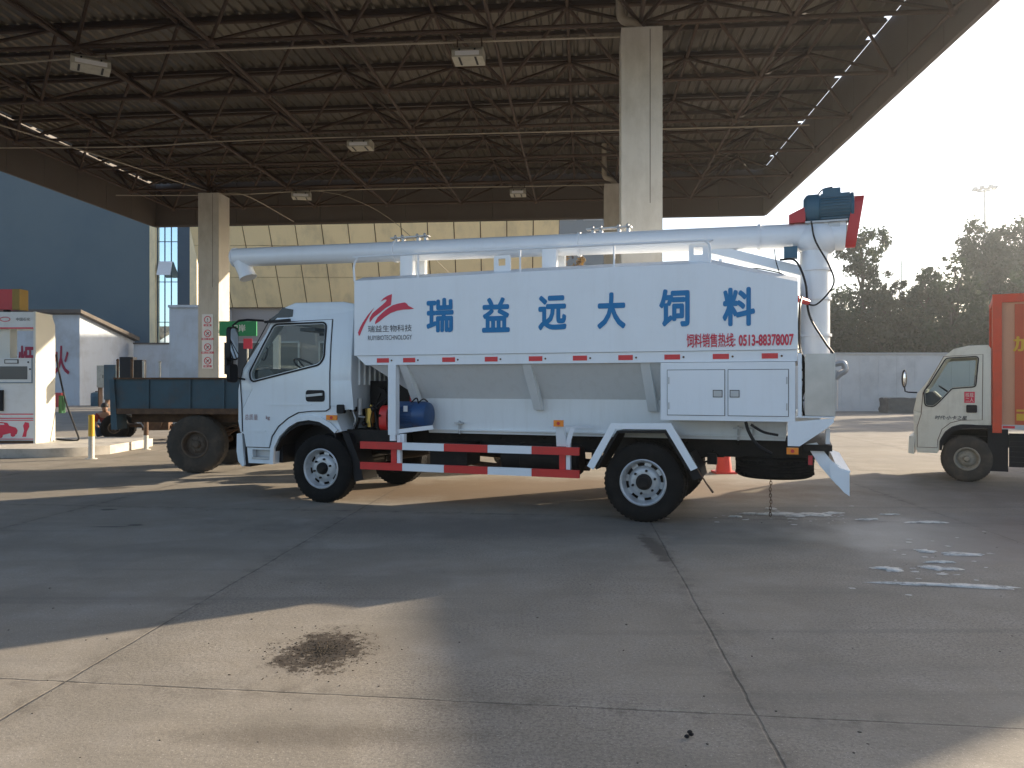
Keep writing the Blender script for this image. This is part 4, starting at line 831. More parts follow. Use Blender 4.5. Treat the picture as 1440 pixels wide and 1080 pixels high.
# rear mudguard frames
go = [(3.422, 0.582), (3.686, 1.045), (4.314, 1.055), (4.581, 0.602), (4.515, 0.57), (4.262, 0.99), (3.735, 0.985), (3.49, 0.545)]
for y0, y1 in ((-0.07, 0.5), (1.7, 2.26)):
    bm = NB(); poly(bm, go, y0, y0+0.03) if y0 < 0 else poly(bm, go, y1-0.03, y1)
    build(bm, 'mudguard_frame', M['white'], TR, bevel=0.004)
    bm = NB(); poly(bm, [(3.50, 0.56), (3.74, 0.965), (4.26, 0.975), (4.50, 0.585), (4.475, 0.57), (4.245, 0.95), (3.755, 0.94), (3.52, 0.545)], y0+0.031, y1-0.031); build(bm, 'mudguard', M['black'], TR)
bm = NB(); poly(bm, [(4.50, 0.75), (4.60, 0.58), (4.62, 0.50), (4.53, 0.46), (4.42, 0.68)], 0.02, 0.48); build(bm, 'mud_flap', M['black'], TR)
bm = NB(); tube(bm, [(4.56, -0.03, 0.62), (4.66, -0.02, 0.45), (4.73, 0.0, 0.35)], [0.007, 0.009, 0.013], 6); build(bm, 'guide_rod', M['rust'], TR)
bm = NB(); poly(bm, [(0.30, 0.88), (0.40, 0.86), (0.56, 0.5), (0.60, 0.30), (0.48, 0.27), (0.42, 0.6)], 0.06, 0.40); build(bm, 'mud_flap', M['black'], TR)
# chassis
for y in (0.68, 1.42):
    bm = NB(); box(bm, -0.95, 5.85, y, y+0.07, 0.66, 0.858); build(bm, 'chassis_rail', M['chas'], TR)
bm = NB()
for x in (-0.8, 0.6, 1.8, 2.9, 3.6, 4.5, 5.75): box(bm, x, x+0.08, 0.75, 1.42, 0.69, 0.84)
for k in range(16): sphere(bm, (1.3+0.28*k, 0.672, 0.72+0.09*(k % 2)), 0.016, u=8, v=6)
build(bm, 'cross_members', M['chas'], TR)
for x in (0.04, 4.01):
    bm = NB(); tube(bm, [(x, 0.2, 0.42), (x, 1.9, 0.42)], 0.06, 12)
    if x > 1: sphere(bm, (x, 1.1, 0.42), 0.19, (0.9, 0.7, 1), 16, 10)
    build(bm, 'axle', M['chas'], TR)
    for y in (0.60, 1.50):
        bm = NB()
        for k in range(5): tube(bm, smoothpath([(x-0.65+0.09*k, y, 0.62-0.02*k), (x, y, 0.50-0.012*k), (x+0.65-0.09*k, y, 0.62-0.02*k)], 6), 0.012, 6)
        for q in (-0.65, 0.65): box(bm, x+q-0.05, x+q+0.05, y-0.03, y+0.06, 0.58, 0.70)
        tube(bm, [(x-0.06, y, 0.38), (x-0.06, y, 0.56)], 0.015, 6); tube(bm, [(x+0.06, y, 0.38), (x+0.06, y, 0.56)], 0.015, 6)
        build(bm, 'leaf_spring', M['chas'], TR)
bm = NB(); tube(bm, [(0.9, 1.1, 0.62), (3.9, 1.1, 0.46)], 0.045, 12); build(bm, 'drive_shaft', M['chas'], TR)
bm = NB(); box(bm, -0.5, 0.55, 0.78, 1.38, 0.55, 1.1); build(bm, 'engine_block', M['chas'], TR, bevel=0.04)
bm = NB(); lathe(bm, [(0.01, 0.55), (0.2, 0.56), (0.17, 0.8), (0.12, 1.0), (0.01, 1.01)], (0, 1.1, 0.66), 'x', 16); build(bm, 'gearbox', M['chas'], TR)
bm = NB(); box(bm, 1.42, 1.90, 0.22, 0.62, 0.50, 0.76); build(bm, 'battery_box', M['chas'], TR, bevel=0.02)
bm = NB(); lathe(bm, [(0.01, 2.30), (0.15, 2.305), (0.17, 2.33), (0.17, 3.22), (0.15, 3.245), (0.01, 3.25)], (0, 0.40, 0.60), 'x', 24); 
for x in (2.5, 3.0): lathe(bm, [(0.176, x), (0.176, x+0.05)], (0, 0.40, 0.60), 'x', 24)
build(bm, 'air_tank', M['chas'], TR)
bm = NB(); lathe(bm, [(0.01, 2.0), (0.08, 2.01), (0.085, 2.1), (0.085, 2.5), (0.06, 2.52), (0.01, 2.53)], (0, 1.0, 0.43), 'x', 16); tube(bm, [(1.2, 1.0, 0.48), (2.0, 1.0, 0.43)], 0.03, 8); tube(bm, [(2.5, 1.0, 0.43), (3.2, 0.9, 0.45)], 0.03, 8); build(bm, 'exhaust_silencer', M['rust'], TR)
# machinery behind the cab
mo2 = motor(0.92, 1.40, 0.28, 1.085, 0.165, M['blue'], False)
bm = NB(); box(bm, 1.12, 1.17, 0.112, 0.125, 1.13, 1.20); build(bm, 'rating_plate', M['signw'], mo2)
cable([(1.18, 0.2, 1.24), (1.25, 0.2, 1.29), (1.28, 0.2, 1.22)], 0.008); cable([(1.28, 0.2, 1.24), (1.34, 0.2, 1.28), (1.40, 0.2, 1.25)], 0.008)
bm = NB(); o1 = []
for k in range(13): a = math.pi*k/12; o1.append((0.28+0.12*math.cos(a), 1.08+0.12*math.sin(a)))
for k in range(13): a = math.pi+math.pi*k/12; o1.append((0.28+0.12*math.cos(a), 0.97+0.10*math.sin(a)))
poly(bm, o1, 0.76, 0.86, plane='yz'); build(bm, 'belt_guard', M['red'], TR, bevel=0.02)
bm = NB(); poly(bm, [(1.03, 1.22), (1.20, 1.22), (1.08, 1.50), (1.03, 1.50)], 0.45, 0.60); build(bm, 'drive_cover', M['grd'], TR, bevel=0.01)
bm = NB(); tube(bm, [(0.56, 0.30, 0.98), (0.56, 0.30, 1.12)], 0.058, 12); tube(bm, [(0.56, 0.30, 0.93), (0.56, 0.30, 0.98)], 0.04, 12); tube(bm, [(0.56, 0.30, 1.12), (0.56, 0.30, 1.16)], 0.066, 8); sphere(bm, (0.58, 0.28, 1.19), 0.02, u=8, v=6); build(bm, 'fuel_filter', M['brass'], TR)
bm = NB(); tube(bm, [(0.46, 0.22, 1.08), (0.46, 0.22, 1.28)], 0.03, 10); tube(bm, [(0.44, 0.22, 1.06), (0.53, 0.22, 1.05)], 0.012, 8); tube(bm, smoothpath([(0.40, 0.2, 1.3), (0.38, 0.18, 1.15), (0.42, 0.18, 1.02), (0.36, 0.2, 0.9)]), 0.012, 6); build(bm, 'hydraulic_pipe', M['galv'], TR)
bm = NB()
random.seed(3)
for k in range(9):
    y = random.uniform(0.15, 0.6); x = 0.34+random.uniform(0, 0.5)
    tube(bm, smoothpath([(x, y, 0.88), (x+random.uniform(-.08, .08), y, 1.05), (x+random.uniform(-.1, .1), y+0.05, 1.2), (x+random.uniform(-.15, .15), y+0.15, 1.35)]), random.uniform(0.008, 0.018), 6)
box(bm, 0.34, 0.42, 0.18, 0.30, 1.12, 1.36)
for k in range(7): sphere(bm, (0.34+random.uniform(0, .5), 0.14+random.uniform(0, .2), random.uniform(0.88, 1.2)), random.uniform(0.015, 0.035), u=8, v=6)
build(bm, 'hoses', M['chas'], TR)
bm = NB(); box(bm, 0.40, 1.2, 0.62, 1.6, 0.86, 1.30); build(bm, 'gear_housing', M['chas'], TR, bevel=0.05)
bm = NB(); box(bm, 0.47, 1.02, 0.45, 1.95, 1.22, 1.50); tube(bm, [(0.62, 0.40, 1.30), (0.62, 1.2, 1.30)], 0.12, 16); build(bm, 'air_cleaner', M['chas'], TR, bevel=0.02)
bm = NB(); box(bm, 0.32, 0.95, 0.15, 0.66, 0.72, 0.90); build(bm, 'equipment_tray', M['chas'], TR, bevel=0.02)
# spare wheel, chain, rear bumper, lamps
sp = wheel(TR, 5.28, 0.95, 0.69, 0.41, 0.22, 0.24, M['tyre'], M['chas'], name='spare_wheel'); sp.rotation_euler = (R(90), 0, 0); sp.location = (5.30, 0.86, 0.45); 
bm = NB(); box(bm, 5.25, 5.36, 0.78, 1.42, 0.655, 0.69); tube(bm, [(5.3, 0.9, 0.5), (5.3, 0.9, 0.72)], 0.02, 8); build(bm, 'spare_wheel_carrier', M['chas'], TR)
bm = NB()
for k in range(13):
    z = 0.45-0.034*k; th = (k % 2)*math.pi/2; c = Vector((5.264+0.004*math.sin(k), 0.75, z))
    ring_ = []
    for q in range(11):
        a = 2*math.pi*q/10; dx = 0.012*math.cos(a); dz = 0.024*math.sin(a); ring_.append(c+Vector((dx*math.cos(th), dx*math.sin(th), dz)))
    tube(bm, ring_, 0.004, 5, cap=False)
build(bm, 'earth_chain', M['rust'], TR)
for y in (0.10, 1.98):
    bm = NB(); poly(bm, [(5.62, 0.86), (5.72, 0.88), (5.86, 0.70), (6.02, 0.60), (6.02, 0.40), (5.90, 0.47), (5.74, 0.66)], y, y+0.02); build(bm, 'bumper_arm', M['white'], TR)
bm = NB(); hexa(bm, [(5.88, -0.05, 0.50), (5.93, -0.05, 0.46), (5.93, 2.22, 0.46), (5.88, 2.22, 0.50), (5.90, -0.05, 0.66), (6.02, -0.05, 0.62), (6.02, 2.22, 0.62), (5.90, 2.22, 0.66)]); 
build(bm, 'rear_bumper', M['white'], TR, bevel=0.004)
bm = NB(); poly(bm, [(5.83, 0.72), (6.00, 0.60), (6.01, 0.385), (5.96, 0.42), (5.84, 0.56)], -0.075, -0.052); build(bm, 'bumper_end_plate', M['white'], TR, bevel=0.003)
bm = NB(); box(bm, 5.60, 5.86, 0.05, 2.1, 0.80, 0.86); build(bm, 'tail_crossbar', M['chas'], TR)
bm = NB(); box(bm, 5.80, 5.84, 0.05, 0.25, 0.87, 1.02); build(bm, 'tail_lamp', M['signw'], TR, bevel=0.01)
bm = NB(); box(bm, 5.64, 5.68, 0.05, 0.12, 0.66, 0.75); build(bm, 'rear_reflector', M['grd'], TR)
cable([(5.05, -0.0, 1.08), (5.08, 0.0, 0.98), (5.16, 0.0, 0.85), (5.30, 0.02, 0.76)], 0.018, 'air_hose'); cable([(5.1, 0.02, 1.05), (5.22, 0.0, 0.98), (5.36, 0.02, 0.95)], 0.014, 'air_hose')

# ------------------------------------------------------------ cream and orange truck at right
OT = empty('delivery_truck', (6.77, 11.64, 0), R(-30), 'small cream-cabbed truck with orange-red box body at the right edge', 'truck')
wheel(OT, 0, 0, 0.345, 0.345, 0.19, 0.17, M['dtyre'], M['crim'], hubr=0.05, dish=0.02, slots=0, nuts=5, hubm=M['crim'])
wheel(OT, 0, 1.62, 0.345, 0.345, 0.19, 0.17, M['dtyre'], M['crim'], out=1, hubr=0.05, dish=0.02, slots=0, nuts=5, hubm=M['crim'])
wheel(OT, 2.55, 0, 0.345, 0.345, 0.19, 0.17, M['dtyre'], M['crim'], hubr=0.05, dish=0.02, slots=0, nuts=5)
wheel(OT, 2.55, 1.62, 0.345, 0.345, 0.19, 0.17, M['dtyre'], M['crim'], out=1, hubr=0.05, dish=0.02, slots=0, nuts=5)
oc = [(-0.68, 0.46), (-0.37, 0.44), (-0.36, 0.60), (-0.29, 0.74), (-0.20, 0.82), (-0.08, 0.86), (0.10, 0.86), (0.16, 0.84), (0.31, 0.84), (0.31, 1.98), (0.27, 2.035), (0.016, 2.03), (-0.175, 1.985), (-0.29, 1.88), (-0.56, 1.44), (-0.655, 1.32), (-0.71, 1.05), (-0.705, 0.70)]
bm = NB(); poly(bm, oc, 0.0, 1.60); bmesh.ops.dissolve_limit(bm, angle_limit=0.01, verts=bm.verts, edges=bm.edges); bmesh.ops.recalc_face_normals(bm, faces=bm.faces)
es = [e for e in bm.edges if len(e.link_faces) == 2 and abs(e.verts[0].co.y-e.verts[1].co.y) < 1e-4 and max(v.co.z for v in e.verts) > 0.9]
bmesh.ops.bevel(bm, geom=es, offset=0.045, segments=4, affect='EDGES', profile=0.5, clamp_overlap=True)
ocab = build(bm, 'cab_shell', M['cream'], None)
owin = rounded([(-0.49, 1.43), (-0.265, 1.835), (0.135, 1.855), (0.10, 1.43), (-0.20, 1.405), (-0.37, 1.20), (-0.44, 1.13), (-0.54, 1.14), (-0.555, 1.35)], 0.03)
cuts = [cutter(lambda b: poly(b, [(-0.55, 0.9), (0.25, 0.95), (0.25, 1.93), (0.0, 1.96), (-0.16, 1.92), (-0.27, 1.83), (-0.52, 1.42), (-0.62, 1.2), (-0.62, 0.9)], 0.04, 1.56)),
        cutter(lambda b: poly(b, owin, -0.2, 1.9)), cutter(lambda b: box(b, 0.2, 0.4, 0.4, 1.2, 1.35, 1.8)),
        cutter(lambda b: hexa(b, [(-0.75, 0.10, 1.42), (-0.50, 0.10, 1.36), (-0.50, 1.50, 1.36), (-0.75, 1.50, 1.42), (-0.50, 0.14, 1.90), (-0.22, 0.14, 1.78), (-0.22, 1.46, 1.78), (-0.50, 1.46, 1.90)])),
        cutter(lambda b: box(b, -0.34, 0.2, 0.24, 1.36, 0.3, 0.82))]
boolean(ocab, cuts); ocab.parent = OT
for p in ocab.data.polygons: p.use_smooth = True
ocab.data.set_sharp_from_angle(angle=R(30))
odo = [(-0.60, 1.0), (-0.575, 1.32), (-0.30, 1.87), (0.20, 1.895), (0.19, 0.93), (-0.08, 0.925), (-0.22, 0.88), (-0.33, 0.78), (-0.385, 0.62), (-0.39, 0.50), (-0.65, 0.50), (-0.655, 0.8)]
for y0, sg in ((0.0, -1), (1.6, 1)):
    a = sorted((y0, y0+sg*0.004)); bm = NB(); poly(bm, grow(odo, 0.010), a[0], a[1], [owin]); build(bm, 'door_gap', M['rust'], OT)
    a = sorted((y0+sg*0.0005, y0+sg*0.012)); bm = NB(); poly(bm, odo, a[0], a[1], [owin]); od = build(bm, 'cab_door', M['cream'], OT, bevel=0)
    a = sorted((y0, y0+sg*0.02)); bm = NB(); poly(bm, grow(owin, 0.004), a[0], a[1], [grow(owin, -0.022)]); build(bm, 'window_seal', M['black'], od)
    bm = NB(); poly(bm, owin, y0+sg*0.003, y0+sg*0.006); build(bm, 'window_glass', M['glass'], od)
    a = sorted((y0+sg*0.012, y0+sg*0.03)); bm = NB(); poly(bm, rounded([(-0.01, 1.035), (0.13, 1.035), (0.13, 1.15), (-0.01, 1.15)], 0.02), a[0], a[1]); build(bm, 'handle', M['black'], od, bevel=0.004)
text('door_lettering', '时代·小卡之星', -0.42, 0.0, 0.925, 0.985, -0.014, M['lblk'], OT, 0.02, shear=0.2)
bm = NB(); box(bm, -0.035, 0.10, -0.014, -0.0125, 1.18, 1.345); build(bm, 'door_stamp', M['lred'], OT)
text('stamp_lettering', '核载\n二人', -0.02, 0.085, 1.195, 1.33, -0.016, M['cream'], OT, 0.0)
bm = NB(); poly(bm, [(-0.78, 0.40), (-0.70, 0.39), (-0.69, 0.66), (-0.77, 0.66)], -0.01, 1.61); build(bm, 'front_bumper', M['cream'], OT, bevel=0.015)
bm = NB(); box(bm, -0.66, -0.385, -0.008, 0.15, 0.415, 0.458); build(bm, 'sill', M['cream'], OT, bevel=0.005)
bm = NB(); poly(bm, [(-0.36, 0.46), (-0.345, 0.60), (-0.27, 0.74), (-0.18, 0.82), (-0.06, 0.855), (0.32, 0.855), (0.32, 0.80), (-0.05, 0.80), (-0.15, 0.77), (-0.24, 0.68), (-0.31, 0.56), (-0.33, 0.46)], -0.012, 0.3); build(bm, 'wheel_arch', M['black'], OT)
bm = NB(); box(bm, 0.27, 0.52, 0.02, 0.25, 0.18, 0.80); build(bm, 'mud_flap', M['black'], OT)
bm = NB(); tube(bm, [(-0.66, 0.0, 1.33), (-0.78, -0.05, 1.335), (-0.82, -0.08, 1.35), (-0.83, -0.08, 1.45)], 0.011, 8); build(bm, 'mirror_arm', M['black'], OT)
bm = NB(); sphere(bm, (-0.83, -0.10, 1.54), 0.14, (0.28, 0.55, 1.0), 16, 12); omr = build(bm, 'wing_mirror', M['black'], OT)
bm = NB(); sphere(bm, (-0.822, -0.165, 1.54), 0.115, (0.20, 0.18, 1.0), 16, 12); build(bm, 'mirror_glass', M['mirror'], omr)
bm = NB(); poly(bm, rounded([(-0.62, 0.95), (-0.38, 0.95), (-0.34, 1.22), (-0.46, 1.35), (-0.60, 1.30)], 0.03), 0.05, 1.55); build(bm, 'dashboard', M['dash'], OT)
M['seatb'] = mat('blue_seat_cover', (0.06, 0.09, 0.19), 0.9, var=0.2)
for y in (0.15, 0.85):
    bm = NB(); box(bm, -0.2, 0.2, y, y+0.5, 0.93, 1.05); build(bm, 'seat', M['seatb'], OT, bevel=0.04)
    bm = NB(); hexa(bm, [(0.05, y, 1.03), (0.17, y, 1.03), (0.17, y+0.5, 1.03), (0.05, y+0.5, 1.03), (0.12, y, 1.60), (0.22, y, 1.60), (0.22, y+0.5, 1.60), (0.12, y+0.5, 1.60)]); build(bm, 'seat_back', M['seatb'], OT, bevel=0.03)
bm = NB(); ctr = Vector((-0.24, 0.38, 1.33)); ax = Vector((0.6, 0, 0.8)).normalized(); uu, ww = frame_of(ax); tube(bm, [ctr+uu*0.17*math.cos(2*math.pi*k/20)+ww*0.17*math.sin(2*math.pi*k/20) for k in range(21)], 0.012, 6, cap=False); tube(bm, [ctr, ctr-ax*0.3], 0.025, 6); tube(bm, [ctr+uu*0.17, ctr-uu*0.17], 0.012, 6); build(bm, 'steering_wheel', M['black'], OT)
# box body
bm = NB(); box(bm, 0.36, 4.42, 0.02, 1.72, 0.80, 2.74); bxo = build(bm, 'box_body', M['panelp'], OT)
bm = NB()
box(bm, 0.323, 0.44, -0.02, 0.10, 0.745, 2.77); box(bm, 4.38, 4.46, -0.02, 0.10, 0.745, 2.77); box(bm, 0.323, 0.44, 1.66, 1.76, 0.745, 2.77); box(bm, 4.38, 4.46, 1.66, 1.76, 0.745, 2.77)
box(bm, 0.441, 4.379, -0.02, 0.10, 2.65, 2.77); box(bm, 0.441, 4.379, 1.66, 1.76, 2.65, 2.77); box(bm, 0.33, 0.40, 0.101, 1.659, 2.68, 2.765); box(bm, 0.33, 0.40, 0.101, 1.659, 0.76, 0.86)
build(bm, 'box_frame', M['orange'], bxo, bevel=0.008)
bm = NB(); box(bm, 0.441, 4.379, -0.01, 0.018, 0.80, 0.865); build(bm, 'tape_strip', M['galv'], bxo)
for k in range(6):
    bm = NB(); box(bm, 0.45+k*0.66, 0.60+k*0.66, -0.014, -0.0105, 0.815, 0.85); build(bm, 'reflective_tape', M['tape'], bxo)
bm = NB(); box(bm, 0.60, 4.25, 0.008, 0.018, 0.87, 2.62); build(bm, 'side_panel', M['panelo'], bxo)
text('box_lettering', '加', 0.575, 0.83, 1.93, 2.15, 0.004, M['yel'], bxo, 0.03)
bm = NB(); box(bm, 0.62, 0.95, 0.003, 0.007, 0.93, 1.03); box(bm, 0.62, 0.95, 0.003, 0.007, 1.06, 1.09); build(bm, 'panel_stripe', M['yel'], bxo)
bm = NB()
for k in range(6): box(bm, 0.53, 4.2, 0.02, 0.035, 0.27+k*0.075, 0.325+k*0.075)
box(bm, 0.53, 4.2, 0.04, 0.06, 0.25, 0.74); build(bm, 'side_skirt', M['black'], OT)
bm = NB(); box(bm, -0.5, 4.3, 0.5, 0.58, 0.5, 0.66); box(bm, -0.5, 4.3, 1.05, 1.13, 0.5, 0.66); box(bm, -0.3, 0.4, 0.6, 1.0, 0.35, 0.75); build(bm, 'chassis', M['chas'], OT)

# ------------------------------------------------------------ unseen block added outside the right edge to cast the right foreground shade
SH = empty('shade_block', (0, 0, 0), 0, 'plain unseen block added to cast shade, outside the right edge of the picture', 'building')
fl = [(15.45, 11.3), (21.2, 14.75), (20.4, 20.6), (14.5, 17.3)]
bm = NB(); hexa(bm, [(x, y, 0) for x, y in fl]+[(x, y, 6.5) for x, y in fl]); build(bm, 'wall', M['shopw'], SH)
bm = NB(); hexa(bm, [(x, y, 6.501) for x, y in [(15.42, 11.33), (21.25, 14.8), (20.45, 20.65), (14.45, 17.35)]]+[(x, y, 6.62) for x, y in [(15.42, 11.33), (21.25, 14.8), (20.45, 20.65), (14.45, 17.35)]]); build(bm, 'roof', M['galv'], SH)
for t in (0.2, 0.55):
    for z in (0.9, 4.0):
        a = Vector((15.44-0.95*t, 11.3+6.0*t)); b = Vector((15.44-0.95*(t+0.2), 11.3+6.0*(t+0.2)))
        bm = NB(); hexa(bm, [(a.x-0.03, a.y, z), (a.x-0.002, a.y, z), (b.x-0.002, b.y, z), (b.x-0.03, b.y, z), (a.x-0.03, a.y, z+1.3), (a.x-0.002, a.y, z+1.3), (b.x-0.002, b.y, z+1.3), (b.x-0.03, b.y, z+1.3)]); build(bm, 'window', M['lcd'], SH)

# ------------------------------------------------------------ farm trailer at left
TL = empty('farm_trailer', (-5.17, 12.75, 0), 0, 'weathered teal farm trailer with one big muddy wheel, left of the tanker cab', 'trailer')
def ag_wheel(x, y, out):
    w = wheel(TL, x, y, 0.475, 0.475, 0.26, 0.22, M['dtyre'], M['drim'], out=out, dish=0.06, slots=0, hubr=0.07, nuts=6, hubm=M['drim'], seg=36)
ag_wheel(0, 0.0, -1); ag_wheel(0, 1.75, 1)
X0, X1, Z0, Z1 = -1.30, 2.30, 1.0, 1.535
bm = NB(); box(bm, X0, X1, 0.02, 0.06, Z0, Z1); box(bm, X0, X1, 1.70, 1.74, Z0, Z1); box(bm, X0, X0+0.04, 0.061, 1.699, Z0, Z1-0.02); box(bm, X1-0.04, X1, 0.061, 1.699, Z0, Z1+0.0); box(bm, X0+0.02, X1-0.02, 0.03, 1.73, Z0-0.03, Z0-0.001)
bd = build(bm, 'bed', M['trl'], TL)
bm = NB(); box(bm, X0-0.02, X1+0.02, -0.02, 0.075, Z1+0.001, Z1+0.03); box(bm, X0-0.02, X1+0.02, 1.69, 1.76, Z1+0.001, Z1+0.03); box(bm, X0-0.02, X1+0.02, -0.02, 0.018, Z0-0.03, Z0+0.06); build(bm, 'top_rail', M['rust'], bd)
for x in (-0.78, -0.10, 0.45, 1.05, 1.65):
    bm = NB(); box(bm, x, x+0.035, -0.012, 0.019, Z0+0.061, Z1-0.002); build(bm, 'stake', M['trl'], bd)
bm = NB(); hexa(bm, [(X0-0.05, -0.03, Z0-0.28), (X0+0.05, -0.03, Z0-0.28), (X0+0.05, 0.3, Z0-0.28), (X0-0.05, 0.3, Z0-0.28), (X0-0.08, -0.03, Z1), (X0-0.005, -0.03, Z1), (X0-0.005, 0.3, Z1), (X0-0.08, 0.3, Z1)]); build(bm, 'tail_board', M['trl'], TL)
for x, y in ((X0+0.02, 0.0), (X0+0.02, 0.9), (X0+0.24, 0.02), (X0+0.30, 0.9)):
    bm = NB(); box(bm, x, x+0.03, y, y+0.03, Z1+0.031, Z1+0.30); sphere(bm, (x+0.015, y+0.015, Z1+0.31), 0.025, u=8, v=6); build(bm, 'gate_post', M['rust'] if y < 0.5 else M['bollw'], TL)
bm = NB(); box(bm, X0+0.1, X1, 0.35, 0.43, 0.82, 0.965); box(bm, X0+0.1, X1, 1.3, 1.38, 0.82, 0.965)
for x in (-1.0, -0.2, 0.6, 1.4, 2.0): box(bm, x, x+0.07, 0.44, 1.29, 0.86, 0.955)
build(bm, 'frame', M['rust'], TL)
bm = NB(); tube(bm, [(0, 0.2, 0.475), (0, 1.6, 0.475)], 0.05, 10)
for y in (0.39, 1.34):
    for k in range(4): tube(bm, smoothpath([(-0.55+0.1*k, y, 0.78-0.03*k), (0, y, 0.62-0.03*k), (0.55-0.1*k, y, 0.78-0.03*k)], 5), 0.015, 6)
build(bm, 'axle', M['rust'], TL)
bm = NB(); tube(bm, [(2.25, 0.85, 0.85), (3.1, 0.85, 0.6)], 0.04, 8); build(bm, 'drawbar', M['rust'], TL)

# tractor that pulls the trailer, mostly hidden behind the tanker cab
FT = empty('farm_tractor', (-1.55, 13.0, 0), 0, 'old dark farm tractor hitched to the teal trailer, almost hidden behind the tanker cab', 'tractor')
for x, y, r_, w_, o_ in ((0, 0.0, 0.52, 0.28, -1), (0, 1.45, 0.52, 0.28, 1), (1.55, 0.15, 0.33, 0.18, -1), (1.55, 1.3, 0.33, 0.18, 1)):
    wheel(FT, x, y, r_, r_, w_, r_*0.5, M['dtyre'], M['drim'], out=o_, dish=0.05, slots=0, hubr=0.06, hubm=M['drim'], seg=32)
bm = NB(); box(bm, 0.45, 1.85, 0.42, 1.03, 0.72, 1.36); build(bm, 'bonnet', M['trl'], FT, bevel=0.05)
bm = NB(); box(bm, -0.25, 1.7, 0.50, 0.95, 0.45, 0.719); build(bm, 'engine', M['rust'], FT, bevel=0.03)
bm = NB(); tube(bm, [(0, 0.25, 0.52), (0, 1.2, 0.52)], 0.07, 10); tube(bm, [(1.55, 0.3, 0.33), (1.55, 1.15, 0.33)], 0.04, 8); build(bm, 'axle', M['rust'], FT)
for y in (-0.02, 1.18):
    bm = NB(); tube(bm, [(0.62*math.cos(a), y+0.15, 0.52+0.60*math.sin(a)) for a in [0.3+k*0.25 for k in range(10)]], 0.03, 6)
    poly(bm, [(0.60*math.cos(a), 0.52+0.60*math.sin(a)) for a in [0.3+k*0.25 for k in range(10)]]+[(0.55*math.cos(a), 0.52+0.55*math.sin(a)) for a in [0.3+k*0.25 for k in range(9, -1, -1)]], y, y+0.30); build(bm, 'mudguard', M['trl'], FT)
bm = NB(); box(bm, -0.1, 0.3, 0.52, 0.93, 1.02, 1.10); box(bm, -0.14, -0.08, 0.52, 0.93, 1.02, 1.40); box(bm, 0.0, 0.2, 0.65, 0.8, 0.70, 1.019); build(bm, 'seat', M['black'], FT)
bm = NB(); ctr = Vector((0.42, 0.72, 1.42)); tube(bm, [ctr+Vector((0.05*math.sin(a), 0.17*math.cos(a), 0.03*math.sin(a))) for a in [2*math.pi*k/16 for k in range(17)]], 0.012, 6, cap=False); tube(bm, [ctr, (0.55, 0.72, 1.2)], 0.018, 6); build(bm, 'steering_wheel', M['black'], FT)
# walking tractor beyond the trailer
WT = empty('walking_tractor', (-9.3, 20.2, 0), R(12), 'dark walking tractor with black tyres seen under the trailer bed', 'tractor')
for x, y in ((-0.9, 0.0), (-0.9, 0.9), (0.75, 0.1), (0.75, 0.8)):
    wheel(WT, x, y, 0.34 if x < 0 else 0.22, 0.34 if x < 0 else 0.22, 0.14, 0.15 if x < 0 else 0.1, M['tyre'], M['drim'], seg=28, slots=0, hubr=0.04, out=-1 if y < 0.5 else 1)
bm = NB(); box(bm, -0.3, 0.35, 0.25, 0.75, 0.25, 0.62); lathe(bm, [(0.01, -0.0), (0.2, 0.0), (0.2, 0.06), (0.01, 0.07)], (0.0, 0.18, 0.45), 'y', 20); build(bm, 'engine', M['rust'], WT, bevel=0.03)
bm = NB(); tube(bm, [(-0.9, 0.1, 0.34), (-0.9, 0.9, 0.34)], 0.04, 8); tube(bm, [(0.75, 0.1, 0.22), (0.75, 0.85, 0.22)], 0.03, 8); tube(bm, [(-0.9, 0.45, 0.4), (0.75, 0.45, 0.3)], 0.05, 8); build(bm, 'frame', M['rust'], WT)
bm = NB(); tube(bm, [(-0.4, 0.3, 0.55), (-0.15, 0.2, 0.2)], 0.02, 6); tube(bm, [(-0.9, 0.4, 0.7), (0.1, 0.4, 0.60)], 0.02, 6); tube(bm, [(-0.9, 0.7, 0.7), (0.1, 0.7, 0.6)], 0.02, 6); build(bm, 'handlebar', M['galv'], WT)

# ------------------------------------------------------------ pump island with dispenser
bm = NB(); isl = [(-20, 15.4), (-9.6, 15.4), (-9.05, 15.42), (-8.5, 15.9), (-8.2, 16.5), (-8.15, 19.5), (-8.6, 20.2), (-20, 20.8)]
isl = [(-20, 15.4), (-9.3, 15.45), (-8.75, 15.75), (-8.38, 16.3), (-8.45, 18.4), (-9.0, 18.9), (-20, 19.2)]
poly(bm, isl, 0.0, 0.18, plane='xy'); ib = build(bm, 'pump_island', M['curb'], bevel=0.02); tag(ib, 'raised pale kerbed island under the fuel dispenser', 'kerb island')
DP = empty('fuel_dispenser', (-10.26, 16.85, 0.18), 0, 'white fuel dispenser with cream side pillar and red car picture at the left edge', 'fuel pump')
bm = NB(); poly(bm, [(0.0, 0.0), (0.72, 0.0), (0.72, 2.60), (0.60, 2.78), (0.3, 2.82), (0.0, 2.84)], -0.05, 0.0, plane='yz'); build(bm, 'side_pillar', M['disp2'], DP, bevel=0.008)
bm = NB(); box(bm, -2.3, -0.052, 0.0, 0.7, 2.48, 2.83); build(bm, 'header', M['disp'], DP, bevel=0.01)
bm = NB(); box(bm, -2.3, -0.052, -0.006, -0.001, 2.47, 2.50); build(bm, 'header_stripe', M['lred'], DP)
text('header_lettering', '中国石化', -0.42, -0.12, 2.64, 2.71, -0.004, M['black'], DP, 0.0)
bm = NB()
pts = [Vector((-0.66+0.11*math.cos(a), -0.004, 2.675+0.045*math.sin(a))) for a in [2*math.pi*k/20 for k in range(21)]]; tube(bm, pts, 0.008, 5, cap=False); build(bm, 'header_emblem', M['lred'], DP)
